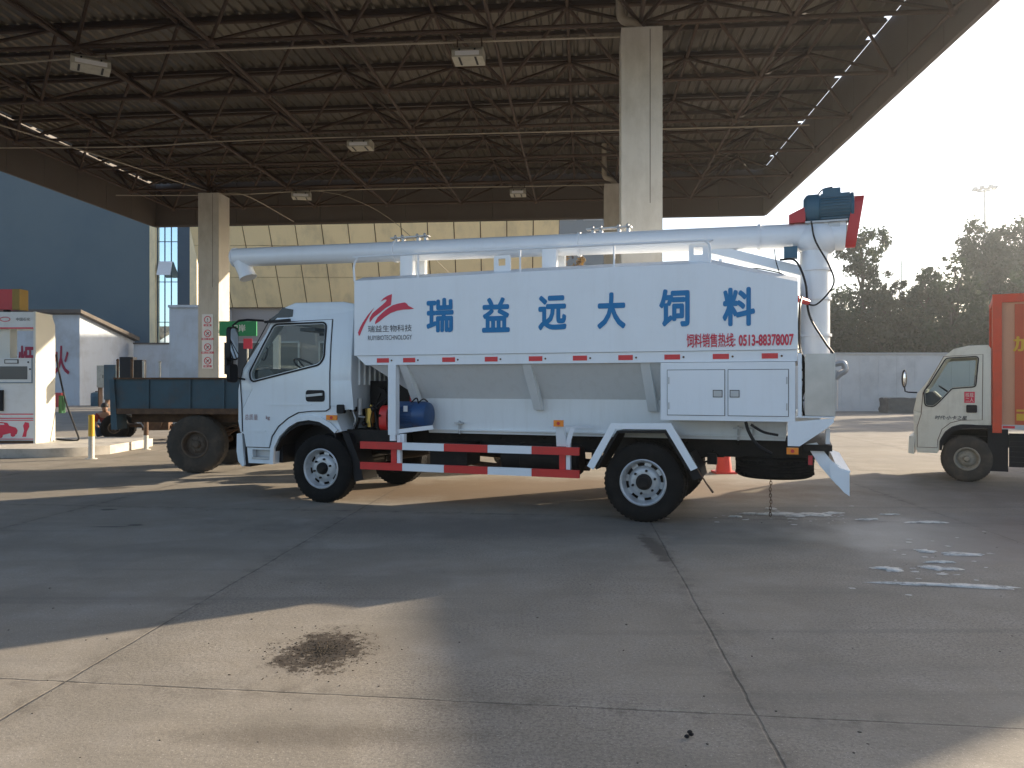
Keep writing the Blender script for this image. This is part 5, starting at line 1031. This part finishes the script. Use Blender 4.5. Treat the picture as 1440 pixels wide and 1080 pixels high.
bm = NB(); box(bm, -2.3, -0.60, 0.05, 0.55, 0.051, 2.479) if False else box(bm, -1.0, -0.62, 0.10, 0.35, 1.84, 2.479); build(bm, 'inner_post', M['disp2'], DP, bevel=0.02)
bm = NB(); box(bm, -2.3, -0.052, 0.02, 0.68, 0.06, 1.30); build(bm, 'lower_body', M['disp'], DP, bevel=0.01)
bm = NB(); box(bm, -2.3, -0.052, 0.0, 0.70, 1.301, 1.84); dh = build(bm, 'display_head', M['disp'], DP, bevel=0.01)
bm = NB(); box(bm, -1.7, -0.18, -0.008, -0.001, 1.38, 1.66); build(bm, 'display', M['lcd'], dh)
bm = NB(); box(bm, -0.67, -0.37, -0.008, -0.001, 1.72, 1.81); build(bm, 'price_plate', M['black'], dh)
bm = NB(); box(bm, -0.65, -0.39, -0.012, -0.0085, 1.735, 1.795); build(bm, 'price_window', M['disp'], dh)
bm = NB(); box(bm, -2.3, -0.09, -0.008, -0.001, 1.30, 1.315); box(bm, -0.085, -0.07, -0.008, -0.001, 1.3, 1.84); build(bm, 'display_edge', M['teal'], dh)
bm = NB()
for x, z in ((-0.16, 1.75), (-0.12, 1.60)): sphere(bm, (x, -0.005, z), 0.02, (1, 0.3, 1), 8, 6)
build(bm, 'key', M['black'], dh)
bm = NB(); box(bm, -0.9, -0.70, -0.03, 0.019, 0.70, 1.15); build(bm, 'nozzle_boot', M['black'], DP, bevel=0.02)
bm = NB(); box(bm, -2.3, -0.06, 0.012, 0.019, 0.62, 0.64); box(bm, -2.3, -0.06, 0.012, 0.019, 0.53, 0.55); box(bm, -2.3, -0.06, 0.012, 0.019, 0.49, 0.505); box(bm, -2.3, -0.06, 0.012, 0.019, 0.085, 0.10)
build(bm, 'red_bands', M['lred'], DP)
bm = NB()
car = [(-1.1, 0.20), (-1.1, 0.38), (-0.93, 0.43), (-0.82, 0.46), (-0.74, 0.46), (-0.62, 0.44), (-0.58, 0.38), (-0.44, 0.34), (-0.40, 0.28), (-0.42, 0.20), (-0.5, 0.17), (-0.56, 0.22), (-0.64, 0.20), (-0.72, 0.18), (-0.84, 0.20)]
poly(bm, car, 0.013, 0.018, [[(-0.80, 0.40), (-0.68, 0.40), (-0.70, 0.435), (-0.78, 0.435)]]); lathe(bm, [(0.06, 0.011), (0.06, 0.018)], (-0.78, 0, 0.17), 'y', 14); lathe(bm, [(0.05, 0.011), (0.05, 0.018)], (-0.50, 0, 0.19), 'y', 14); build(bm, 'car_picture', M['lred'], DP)
bm = NB(); poly(bm, [(-0.30, 0.14), (-0.22, 0.14), (-0.20, 0.26), (-0.15, 0.36), (-0.16, 0.44), (-0.24, 0.46), (-0.28, 0.38), (-0.26, 0.28)], 0.013, 0.018); build(bm, 'nozzle_picture', M['lred'], DP)
bm = NB(); box(bm, -2.3, -0.052, 0.0, 0.7, 0.0, 0.058); build(bm, 'plinth', M['rust'], DP)
bm = NB(); tube(bm, smoothpath([(0.02, 0.74, 1.95), (0.03, 0.80, 1.6), (0.16, 0.85, 0.9), (0.42, 0.8, 0.25), (0.50, 0.75, 0.03), (0.3, 0.7, 0.02), (0.05, 0.7, 0.04)]), 0.02, 8); build(bm, 'hose', M['black'], DP)
bm = NB(); box(bm, 0.03, 0.10, 0.80, 0.95, 0.62, 1.02); build(bm, 'green_nozzle_boot', M['dgreen'], DP, bevel=0.02)
SB = empty('sign_box', (-10.72, 17.0, 3.02), 0, 'red and yellow sign box on top of the fuel dispenser', 'sign')
bm = NB(); box(bm, -1.6, -0.14, 0.0, 0.3, 0.06, 0.50); build(bm, 'red_panel', M['grd'], SB, bevel=0.01)
bm = NB(); box(bm, -0.14, 0.02, -0.004, 0.304, 0.055, 0.505); build(bm, 'yellow_end', M['ochre'], SB, bevel=0.01)
for x in (-1.4, -0.4):
    bm = NB(); box(bm, x, x+0.1, 0.1, 0.2, 0.0, 0.06); build(bm, 'foot', M['black'], SB)
# bollards
def bollard(x, y, h, split, lb, r=0.055):
    o = empty('bollard', (x, y, 0), 0, lb, 'bollard', 'yellow and white posts guarding the pump island')
    bm = NB(); tube(bm, [(0, 0, 0), (0, 0, split)], r, 16); lathe(bm, [(r*1.9, 0), (r*1.9, 0.012), (r, 0.014)], (0, 0, 0), 'z', 16); build(bm, 'lower_post', M['bollw'], o)
    bm = NB(); lathe(bm, [(r*1.01, split), (r*1.01, h-0.01), (r*0.8, h), (0.001, h)], (0, 0, 0), 'z', 16); build(bm, 'yellow_top', M['yel'] if h > 0.83 else M['rust'], o)
bollard(-8.2, 15.25, 0.86, 0.44, 'bright yellow-topped white post in front of the pump island corner')
bollard(-8.14, 17.4, 0.80, 0.32, 'white post with dull brown top under the trailer bed', 0.05)
# sign strip on column B
SS = empty('prohibition_sign', colB.location, colB.rotation_euler.z, 'white strip with four red round prohibition signs on the left column', 'sign')
bm = NB(); box(bm, -0.16, 0.13, -0.312, -0.302, 1.85, 3.22); build(bm, 'sign_board', M['signw'], SS)
zz = 3.10
for k, wd in enumerate((0.20, 0.31, 0.32, 0.21)):
    zc = 3.08-k*0.345
    bm = NB(); pts = [Vector((-0.015+0.085*math.cos(a), -0.314, zc+0.085*math.sin(a))) for a in [2*math.pi*q/24 for q in range(25)]]; tube(bm, pts, 0.010, 5, cap=False)
    if k: bar(bm, (-0.015-0.06, -0.314, zc+0.06), (-0.015+0.06, -0.314, zc-0.06), 0.006, 0.014)
    build(bm, 'prohibition_ring', M['lred'], SS)
    bm = NB()
    if k == 0: box(bm, -0.022, -0.008, -0.316, -0.3125, zc-0.01, zc+0.045); sphere(bm, (-0.015, -0.314, zc-0.04), 0.01, u=6, v=4)
    else: bar(bm, (-0.05, -0.3145, zc-0.04), (0.03, -0.3145, zc+0.035), 0.004, 0.016); box(bm, -0.03, 0.0, -0.316, -0.3125, zc-0.02, zc+0.02)
    build(bm, 'pictogram', M['lblk'], SS)
    bm = NB(); box(bm, -0.015-wd/2, -0.015+wd/2, -0.318, -0.3125, zc-0.165, zc-0.115); build(bm, 'caption_band', M['lred'], SS)
    text('caption_lettering', ('禁止吸烟', '禁打手机', '禁止烟火', '禁止停车')[k] if k in (1, 2) else ('注意', '', '', '禁止')[k], -0.015-wd/2+0.02, -0.015+wd/2-0.02, zc-0.160, zc-0.120, -0.3195, M['signw'], SS, 0.02)
# green sign
GS = empty('green_sign', (-7.32, 19.55, 2.66), 0, 'green sign board with white characters beside the grey column', 'sign')
bm = NB(); box(bm, 0, 0.93, 0, 0.06, 0, 0.37); build(bm, 'board', M['green'], GS, bevel=0.008)
text('sign_lettering', '口岸', 0.32, 0.66, 0.10, 0.29, -0.004, M['signw'], GS, 0.01)
bm = NB(); box(bm, 0.05, 0.10, 0.061, 0.9, 0.15, 0.2); build(bm, 'bracket', M['galv'], GS)
PO = empty('poster', (-6.80, 19.8, 2.25), 0, 'small red poster corner between the mirror and windscreen', 'poster')
bm = NB(); box(bm, 0, 0.22, 0, 0.01, 0.10, 0.36); build(bm, 'sheet', M['lred'], PO)
bm = NB(); tube(bm, [(0.1, 0.02, -2.25), (0.1, 0.02, 0.3)], 0.02, 8); build(bm, 'stand', M['bollw'], PO)

# ------------------------------------------------------------ squatting person beyond the trailer
PN = empty('person', (-10.85, 20.9, 0), R(200), 'person squatting in dark red top and jeans beyond the trailer tail', 'person')
def skinmesh(name, verts, edges, radii, m, root=0):
    me = bpy.data.meshes.new(name); me.from_pydata(verts, edges, []); o = bpy.data.objects.new(name, me); COL.objects.link(o)
    md = o.modifiers.new('s', 'SKIN'); md.use_smooth_shade = True
    for i, r in enumerate(radii):
        sv_ = me.skin_vertices[0].data[i]; sv_.radius = (r, r) if not isinstance(r, tuple) else r; sv_.use_root = (i == root)
    s2 = o.modifiers.new('d', 'SUBSURF'); s2.levels = 2; s2.render_levels = 2
    bpy.context.view_layer.update(); me2 = bpy.data.meshes.new_from_object(o.evaluated_get(bpy.context.evaluated_depsgraph_get()))
    o.modifiers.clear(); o.data = me2; me2.materials.clear(); me2.materials.append(m); o.parent = PN
    for p in me2.polygons: p.use_smooth = True
    return o
V = [(0, 0, 0.24), (0, 0.02, 0.40), (0, 0.10, 0.56), (0, 0.16, 0.66), (0, 0.20, 0.73), (0, 0.23, 0.80), (0, 0.24, 0.88),
     (-0.10, 0, 0.22), (-0.15, 0.36, 0.42), (-0.15, 0.20, 0.06), (-0.15, 0.36, 0.03), (0.10, 0, 0.22), (0.15, 0.36, 0.42), (0.15, 0.20, 0.06), (0.15, 0.36, 0.03),
     (-0.18, 0.14, 0.64), (-0.23, 0.26, 0.44), (-0.14, 0.44, 0.36), (-0.11, 0.50, 0.33), (0.18, 0.14, 0.64), (0.23, 0.26, 0.44), (0.14, 0.44, 0.36), (0.11, 0.50, 0.33)]
Ed = [(0, 1), (1, 2), (2, 3), (3, 4), (4, 5), (5, 6), (0, 7), (7, 8), (8, 9), (9, 10), (0, 11), (11, 12), (12, 13), (13, 14), (3, 15), (15, 16), (16, 17), (17, 18), (3, 19), (19, 20), (20, 21), (21, 22)]
Rd = [0.13, 0.12, 0.14, 0.11, 0.05, 0.085, 0.075, 0.09, 0.065, 0.045, 0.035, 0.09, 0.065, 0.045, 0.035, 0.06, 0.045, 0.033, 0.025, 0.06, 0.045, 0.033, 0.025]
skinmesh('body', V, Ed, Rd, M['skin'])
skinmesh('shirt', [V[i] for i in (1, 2, 3, 15, 16, 19, 20)], [(0, 1), (1, 2), (2, 3), (3, 4), (2, 5), (5, 6)], [0.14, 0.155, 0.12, 0.075, 0.058, 0.075, 0.058], M['shirt'])
skinmesh('trousers', [V[i] for i in (0, 7, 8, 9, 11, 12, 13)], [(0, 1), (1, 2), (2, 3), (0, 4), (4, 5), (5, 6)], [0.145, 0.105, 0.08, 0.06, 0.105, 0.08, 0.06], M['jean'])
bm = NB(); sphere(bm, (0, 0.21, 0.885), 0.095, (1, 1.05, 0.9), 16, 12); build(bm, 'hair', M['hair'], PN)

# traffic cone
TC = empty('traffic_cone', (3.48, 12.85, 0), 0, 'red traffic cone standing under the tanker tail, behind the rear wheel', 'traffic cone')
bm = NB(); box(bm, -0.17, 0.17, -0.17, 0.17, 0, 0.03); build(bm, 'base', M['cone'], TC, bevel=0.008)
bm = NB(); lathe(bm, [(0.13, 0.03), (0.10, 0.30), (0.06, 0.52), (0.03, 0.62), (0.001, 0.625)], (0, 0, 0), 'z', 24); build(bm, 'cone_body', M['cone'], TC)
bm = NB(); lathe(bm, [(0.088, 0.38), (0.066, 0.50)], (0.0, 0, 0), 'z', 24); build(bm, 'white_band', M['signw'], TC)

# ------------------------------------------------------------ buildings at left and behind
def X(px, Z): return (px-720)/1100*Z
def Zh(py, Z): return H+(540-py)/1100*Z
BB = empty('blue_building', (-27.76, 60, 0), 0, 'tall windowless blue-grey building at the left', 'building')
bm = NB(); box(bm, -50, 0, 0, 25, 0, 24); build(bm, 'wall', M['bblue'], BB)
bm = NB(); box(bm, 0.001, 0.42, -0.1, 1.2, 0, 24.2); build(bm, 'corner_pilaster', M['beige'], BB)
GB = empty('glass_building', (-27.33, 60.2, 0), 0, 'narrow glass curtain wall section between blue wall and cream cladding', 'building')
bm = NB(); box(bm, 0, 1.60, 0.1, 6, 0, 22); build(bm, 'glass_wall', M['skyglass'], GB)
bm = NB()
for x in (0.0, 0.55, 1.05, 1.56): box(bm, x, x+0.05, 0.04, 0.098, 0, 22)
for z in (6.2, 9.3, 12.4, 15.5): box(bm, 0, 1.6, 0.05, 0.0995, z, z+0.05)
build(bm, 'mullion', M['dkblue'], GB)
bm = NB(); box(bm, 1.60, 2.55, 0, 6, 0, 22); build(bm, 'navy_pier', M['dkblue'], GB)
bm = NB(); hexa(bm, [(0.3, -0.75, 9.75), (1.35, -0.75, 9.75), (1.35, -0.72, 9.75), (0.3, -0.72, 9.75), (0.15, 0.0, 10.9), (1.2, 0.0, 10.9), (1.2, 0.03, 10.9), (0.15, 0.03, 10.9)]); build(bm, 'open_window', M['signw'], GB)
bm = NB(); box(bm, 2.55, 3.1, -0.05, 6, 0, 22); build(bm, 'cream_pier', M['beige'], GB)
# low white shed with characters
SHD = empty('white_shed', (0, 0, 0), 0, 'long whitewashed shed with large dark red wall characters at left', 'shed')
zt = Zh(441, 53)
xa, xb, ya, yb = X(112, 53), X(189, 59), 53, 59
bm = NB(); hexa(bm, [(-50, ya, 0), (xa, ya, 0), (xb, yb, 0), (-50, yb, 0), (-50, ya, zt), (xa, ya, zt), (xb, yb, Zh(480, 59)), (-50, yb, Zh(480, 59))]); build(bm, 'wall', M['wallw'], SHD)
bm = NB(); hexa(bm, [(-50, ya-0.4, zt+0.02), (xa+0.3, ya-0.4, zt+0.02), (xb+0.4, yb, Zh(480, 59)+0.02), (-50, yb, Zh(480, 59)+0.02), (-50, ya-0.4, zt+0.25), (xa+0.3, ya-0.4, zt+0.25), (xb+0.4, yb, Zh(478, 59)+0.2), (-50, yb, Zh(478, 59)+0.2)]); build(bm, 'roof_edge', M['shedr'], SHD)
M['lwall'] = mat('faded_red_wall_paint', (0.30, 0.025, 0.055), 0.9, var=0.25, scale=2)
text('wall_lettering', '火', X(75, 53), X(98, 53), Zh(527, 53), Zh(486, 53), 52.97, M['lwall'], SHD, 0.02)
text('wall_lettering', '烟', X(26, 53), X(50, 53), Zh(527, 53), Zh(486, 53), 52.97, M['lwall'], SHD, 0.02)
text('wall_lettering', '禁', X(-24, 53), X(0, 53), Zh(527, 53), Zh(486, 53), 52.97, M['lwall'], SHD, 0.02)
LW = empty('yard_wall', (0, 0, 0), 0, 'low white yard wall with dark coping between the shed and the white room', 'wall')
bm = NB(); box(bm, X(188, 58), X(245, 58), 58, 58.4, 0, Zh(484, 58)); build(bm, 'wall', M['wallw'], LW)
bm = NB(); box(bm, X(188, 58), X(245, 58), 57.9, 58.5, Zh(484, 58)+0.005, Zh(482, 58)); build(bm, 'coping', M['shedr'], LW)
WR = empty('white_room', (0, 0, 0), 0, 'plain grey-white block beside the column with red signs', 'building')
bm = NB(); box(bm, X(238, 33), X(300, 33), 33, 36, 0, Zh(433, 33)); build(bm, 'wall', M['wallw'], WR)
bm = NB(); box(bm, X(237, 33), X(300, 33), 32.93, 36, Zh(433, 33)+0.01, Zh(433, 33)+0.12); build(bm, 'coping', M['wallw'], WR)
def cabinet(px0, px1, py0, py1, Z, m, name, lb, cat, d=0.5):
    o = empty(name, (X(px0, Z), Z, 0), 0, lb, cat); w = X(px1, Z)-X(px0, Z); z0, z1 = max(0, Zh(py1, Z)), Zh(py0, Z)
    bm = NB(); box(bm, 0, w, 0, d, z0, z1); build(bm, 'case', m, o, bevel=0.02)
    bm = NB(); box(bm, w*0.08, w*0.92, -0.03, -0.001, z0+0.08, z1-0.08); dd = build(bm, 'door', m, o, bevel=0.01)
    bm = NB(); box(bm, w*0.8, w*0.86, -0.06, -0.031, (z0+z1)/2-0.1, (z0+z1)/2+0.1); build(bm, 'handle', M['black'], dd)
    bm = NB(); box(bm, 0.05, 0.12, 0.05, d, 0, z0) if z0 > 0.1 else box(bm, 0.0, w, 0.02, d, 0.0, 0.02); build(bm, 'leg', M['rust'], o)
cabinet(136, 147, 514, 545, 50, M['ltrim'], 'meter_cabinet', 'pale weathered meter cabinet against the shed wall', 'cabinet')
cabinet(146, 163, 513, 562, 48, M['trl'], 'switch_cabinet', 'tall grey-green switch cabinet beside the pale meter cabinet', 'cabinet')
cabinet(168, 187, 502, 560, 46, M['black'], 'black_cabinet', 'dark cabinet behind the trailer bed, taller of two dark ones', 'cabinet')
cabinet(188, 200, 506, 560, 45.5, M['chas'], 'dark_cabinet', 'narrower dark cabinet just right of the taller dark one', 'cabinet')
WB = empty('water_barrel', (X(136, 52), 52, 0), 0, 'dark blue water barrel standing by the shed wall', 'barrel')
bm = NB(); lathe(bm, [(0.01, 0), (0.34, 0), (0.36, 0.1), (0.36, 0.3), (0.375, 0.32), (0.36, 0.34), (0.36, 0.6), (0.375, 0.62), (0.36, 0.64), (0.35, 0.85), (0.2, 0.92), (0.01, 0.93)], (0, 0, 0), 'z', 24); build(bm, 'drum', M['barrel'], WB)
bm = NB(); lathe(bm, [(0.1, 0.92), (0.1, 0.98), (0.01, 0.985)], (0, 0, 0), 'z', 12); build(bm, 'lid', M['black'], WB)
bx_ = NB(); box(bx_, X(76, 50), X(86, 50), 50, 50.4, 0, 0.9); tag(build(bx_, 'extinguisher_box', M['grd'], bevel=0.03), 'small red box standing against the shed wall behind the dispenser', 'box')
# cream cladding facade, tilted outward
FB = empty('clad_building', (0, 0, 0), 0, 'shop building with outward leaning cream panel facade behind the canopy', 'building')
th = R(32); st, ct = math.sin(th), math.cos(th); xL, xR = -13.6, 2.0
def fp(x, s, d=0.0): return (x, 35 - s*st - d*ct, 4.9 + s*ct - d*st)
bm = NB(); xs = []; x = xL
while x < xR-0.3: xs.append(x); x += 1.115
xs.append(xR)
prev = 0.0
for i in range(len(xs)-1):
    for j in range(5):
        s0, s1 = j*1.47+0.012, (j+1)*1.47-0.012; a, b = xs[i]+0.022, xs[i+1]-0.022
        dd = random.uniform(-0.006, 0.006)
        hexa(bm, [fp(a, s0, 0.0), fp(b, s0, 0.0), fp(b, s1, 0.0), fp(a, s1, 0.0), fp(a, s0, 0.05+dd), fp(b, s0, 0.05+dd), fp(b, s1, 0.05-dd), fp(a, s1, 0.05-dd)])
build(bm, 'cladding_panels', M['beige'], FB)
bm = NB(); hexa(bm, [fp(xL, 0, -0.06), fp(xR, 0, -0.06), fp(xR, 7.35, -0.06), fp(xL, 7.35, -0.06), fp(xL, 0, -0.001), fp(xR, 0, -0.001), fp(xR, 7.35, -0.001), fp(xL, 7.35, -0.001)]); build(bm, 'joint_backing', M['joint'], FB)
bm = NB(); box(bm, xL+0.3, xR, 35.2, 48, 0, 4.88); build(bm, 'shop_wall', M['shopw'], FB)
bm = NB(); hexa(bm, [(xL, 35.05, 4.885), (xR, 35.05, 4.885), (xR, 48, 4.885), (xL, 48, 4.885), (xL, 31.2, 11.0), (xR, 31.2, 11.0), (xR, 48, 11.0), (xL, 48, 11.0)]); build(bm, 'upper_storey', M['joint'], FB)
for x0, x1 in ((-12.3, -9.6), (-8.6, -5.6), (-4.6, -1.6)):
    bm = NB(); box(bm, x0, x1, 35.1, 35.19, 0.1, 3.3); w_ = build(bm, 'shop_window', M['lcd'], FB)
    bm = NB(); box(bm, x0-0.08, x0, 35.05, 35.195, 0, 3.38); box(bm, x1, x1+0.08, 35.05, 35.195, 0, 3.38); box(bm, x0, x1, 35.05, 35.195, 3.301, 3.38); build(bm, 'window_frame', M['galv'], w_)
bm = NB(); box(bm, X(384, 30), X(392, 30), 30, 30.25, 0, Zh(471, 30)); tag(build(bm, 'gate_post', M['disp2'], bevel=0.01), 'slim cream post seen through the tanker cab window', 'post')
# far office building
OB = empty('office_building', (X(783, 72), 72, 0), 0, 'far slate-grey office building with rows of blue windows, right of the cream facade', 'building')
w = X(900, 72)-X(783, 72)
bm = NB(); box(bm, 0, w, 0, 14, 0, 19); build(bm, 'wall', M['bldg'], OB)
for z in (1.5, 4.6, 7.7, 11.0, 13.9, 16.6):
    for x in (0.1, 2.5, 5.0):
        bm = NB(); box(bm, x, x+1.65, -0.06, -0.001, z, z+1.0); w_ = build(bm, 'window', M['skyglass'], OB)
        bm = NB(); box(bm, x+0.8, x+0.85, -0.09, -0.061, z, z+1.0); box(bm, x-0.05, x+1.7, -0.09, -0.001, z-0.08, z-0.002); build(bm, 'frame', M['galv'], w_)
# hoarding wall at right
HW = empty('hoarding_wall', (0, 0, 0), 0, 'long plain grey hoarding wall in front of the trees at right', 'wall')
bm = NB(); x = 4.0; prof = []
while x < 40: prof += [(x, 42.0), (x+0.93, 42.0), (x+0.94, 42.012), (x+0.96, 42.012), (x+0.97, 42.0)]; x += 0.98
lo = [bm.verts.new((a, b, 0.0)) for a, b in prof]; hi = [bm.verts.new((a, b, 3.08)) for a, b in prof]
for i in range(len(lo)-1): bm.faces.new((lo[i], lo[i+1], hi[i+1], hi[i]))
build(bm, 'sheet', M['hoard'], HW, recalc=False)
bm = NB(); box(bm, 4, 40, 41.9, 42.1, 3.081, 3.14); build(bm, 'cap_rail', M['galv'], HW)
for k in range(13):
    bm = NB(); box(bm, 4+k*3, 4.08+k*3, 42.05, 42.15, 0, 3.05); build(bm, 'post', M['galv'], HW)
bm = NB(); bmesh.ops.create_grid(bm, x_segments=1, y_segments=1, size=0.001); bm.clear()
box(bm, X(1249, 39), X(1300, 39), 39, 40, 0, 0.75); bmesh.ops.subdivide_edges(bm, edges=bm.edges, cuts=5, use_grid_fill=True)
for v in bm.verts: v.co += Vector((random.uniform(-.04, .04), random.uniform(-.04, .04), random.uniform(-.04, .04) if v.co.z > 0.1 else 0))
tag(build(bm, 'stone_block', M['stone']), 'rough dark stone block at the foot of the hoarding wall', 'stone block')

# high mast and thin pole
HM = empty('high_mast', (X(1385, 120), 120, 0), 0, 'very tall slim floodlight mast rising behind the trees', 'light mast')
zt = Zh(266, 120)
bm = NB(); tube(bm, [(0, 0, 0), (0, 0, zt)], [0.30, 0.14], 12); build(bm, 'pole', M['pole'], HM)
bm = NB(); lathe(bm, [(1.1, 0), (1.2, 0.05), (1.2, 0.15), (1.1, 0.2)], (0, 0, zt-0.2), 'z', 20, close=True)
for k in range(4): a = k*math.pi/2; tube(bm, [(0, 0, zt-0.1), (1.15*math.cos(a), 1.15*math.sin(a), zt-0.1)], 0.05, 6)
build(bm, 'ring', M['pole'], HM)
for k in range(8):
    a = 2*math.pi*k/8; bm = NB(); c = Vector((1.45*math.cos(a), 1.45*math.sin(a), zt+0.05)); box(bm, c.x-0.28, c.x+0.28, c.y-0.2, c.y+0.2, c.z-0.15, c.z+0.25); build(bm, 'floodlight', M['pole'], HM, bevel=0.05)
TP = empty('lamp_pole', (X(1268, 90), 90, 0), 0, 'thin distant pole between the two tree crowns', 'pole')
bm = NB(); tube(bm, [(0, 0, 0), (0, 0, Zh(366, 90))], [0.12, 0.07], 8); build(bm, 'mast', M['pole'], TP)
bm = NB(); tube(bm, [(0, 0, Zh(372, 90)), (0.5, 0, Zh(370, 90))], 0.05, 6); build(bm, 'arm', M['pole'], TP)

# ------------------------------------------------------------ trees
def tree(x, y, h, cw, base, label, seed, m='leaf', n=5200, ls=0.26, blobs=16, shape=None, group='trees behind the hoarding wall'):
    rnd = random.Random(seed); o = empty('tree', (x, y, 0), 0, label, 'tree', group)
    bm = NB(); tube(bm, smoothpath([(0, 0, 0), (rnd.uniform(-.2, .2), 0, h*0.3), (rnd.uniform(-.3, .3), 0, h*0.6), (0, 0, h*0.88)], 4), [0.24-0.2*i/12 for i in range(13)], 8)
    cl = []
    for k in range(blobs):
        t = (k+0.5)/blobs; z = base+(h-base)*t
        wr = cw*(shape(t) if shape else math.sin(math.pi*min(1, 0.15+t*0.85))**0.7)
        a = rnd.uniform(0, 6.28); rr = wr*rnd.uniform(0.25, 0.75)
        c = Vector((rr*math.cos(a), rr*math.sin(a)*0.8, z+rnd.uniform(-.4, .4))); r = max(0.5, wr*rnd.uniform(0.4, 0.7)); cl.append((c, r))
        tube(bm, [(0, 0, max(0.5, z-wr*0.8)), c*0.5+Vector((0, 0, z*0.5-0.2)), c], [0.09, 0.06, 0.02], 5)
    build(bm, 'trunk', M['trunk'], o)
    verts, faces = [], []
    tot = sum(r*r for _, r in cl)
    for c, r in cl:
        sub = [(c+Vector([rnd.gauss(0, 0.5)*r for _ in range(3)]), r*rnd.uniform(0.3, 0.55)) for _ in range(7)]
        for _ in range(int(1.7*n*r*r/tot)):
            sc, sr = rnd.choice(sub)
            d = Vector([rnd.gauss(0, 1) for _ in range(3)]).normalized()
            p = sc+d*sr*rnd.uniform(0.2, 1.1)
            if p.z < 0.5: continue
            nrm = (d+Vector([rnd.gauss(0, .6) for _ in range(3)])).normalized(); u, w_ = frame_of(nrm); s = ls*rnd.uniform(0.5, 1.25)
            i = len(verts); q = rnd.uniform(0, 6.28); u2 = u*math.cos(q)+w_*math.sin(q); w2 = nrm.cross(u2)
            verts += [p-u2*s*0.5, p+w2*s*0.28, p+u2*s*0.55+nrm*s*0.1, p-w2*s*0.28]; faces.append((i, i+1, i+2, i+3))
    me = bpy.data.meshes.new('crown'); me.from_pydata(verts, [], faces); me.materials.append(M[m])
    for p in me.polygons: p.use_smooth = False
    co = bpy.data.objects.new('crown', me); COL.objects.link(co); co.parent = o
column_shape = lambda t: 1.0 if t < 0.35 else (0.85-0.3*(t-0.35))
tree(X(1212, 50), 50, Zh(322, 50), 2.0, 2.0, 'tall narrow tree rising highest just right of the red belt guard', 11, n=13000, blobs=24, shape=lambda t: 1.7 if t < 0.38 else (0.62 if t < 0.5 else 0.85))
tree(X(1180, 47), 48, Zh(415, 48), 2.2, 1.0, 'low bushy tree directly behind the auger riser', 12, n=6000)
tree(X(1250, 47), 47, Zh(398, 47), 2.6, 1.0, 'rounded tree left of the thin distant pole', 13, 'leaf2', n=7000)
tree(X(1305, 48), 48, Zh(380, 48), 2.4, 1.0, 'pointed tree right of the thin distant pole', 14, n=6500)
tree(X(1345, 46), 46, Zh(378, 46), 2.7, 1.0, 'dense mid-height tree above the cream truck roof', 15, n=7500)
tree(X(1388, 55), 55, Zh(322, 55), 3.1, 2.0, 'large tall tree in front of the floodlight mast', 16, n=16000, ls=0.3, blobs=26, shape=lambda t: 1.0 if t < 0.8 else 0.7)
tree(X(1440, 56), 56, Zh(318, 56), 3.2, 2.0, 'large tall tree above the orange box at the right edge', 17, n=16000, ls=0.3, blobs=26, shape=lambda t: 1.0 if t < 0.8 else 0.75)
tree(X(1490, 48), 48, Zh(350, 48), 3.2, 1.5, 'tree just outside the right edge', 18, n=6000)
tree(X(1420, 47), 47, Zh(400, 47), 2.6, 1.0, 'lower tree left of the orange box corner', 19, 'leaf2', n=7000)
tree(X(1280, 60), 60, Zh(412, 60), 3.4, 0.8, 'shady low tree filling the gap between the near crowns', 20, n=6000)
tree(X(1150, 52), 52, Zh(455, 52), 2.5, 0.8, 'low tree half hidden behind the tanker tail', 21, n=4500)
tree(X(806, 55), 55, Zh(352, 55), 1.8, 1.5, 'yellowing autumn tree glimpsed between the auger and the tank', 22, 'leafa', n=5000, group='trees by the office building')
for q, (x, y, h, lb) in enumerate([(37, 42, 13.5, 'nearest tall tree of the row outside the right edge'), (42, 47, 15, 'second tall tree of the row outside the right edge'), (47, 41.5, 14.5, 'tall tree furthest right of the row outside the frame'), (50, 51, 16, 'tallest tree of the row outside the right edge'), (57, 58, 17, 'furthest tree of the row outside the right edge')]):
    tree(x, y, h, 3.2, 2.0, lb, 40+q, n=4500, ls=0.42, group='unseen tall trees added for shade outside the right edge')  # unseen row, added to throw streaked tree shade on the far ground
tree(-76, -58, 15, 5.0, 3, 'tree mirrored in the glass building', 23, n=6000, ls=0.4, group='trees mirrored in the glass')
tree(-84, -62, 13, 5.0, 3, 'second tree mirrored in the glass building, left', 24, n=6000, ls=0.4, group='trees mirrored in the glass')
bpy.data.objects.remove(_to)

# ------------------------------------------------------------ light-scattering air volume added to stand for lens glare
hm_, ht_, hb_ = newmat('glare_veil'); ht_.nodes.remove(hb_)
pv = ht_.nodes.new('ShaderNodeVolumePrincipled'); pv.inputs['Density'].default_value = 0.0010; pv.inputs['Anisotropy'].default_value = 0.72; pv.inputs['Color'].default_value = (0.88, 0.94, 1.0, 1)
ht_.links.new(pv.outputs[0], ht_.nodes['Material Output'].inputs['Volume'])
bm = NB(); box(bm, -115, 90, -75, 150, -1, 36); tag(build(bm, 'glare_volume', hm_), kind='stuff')
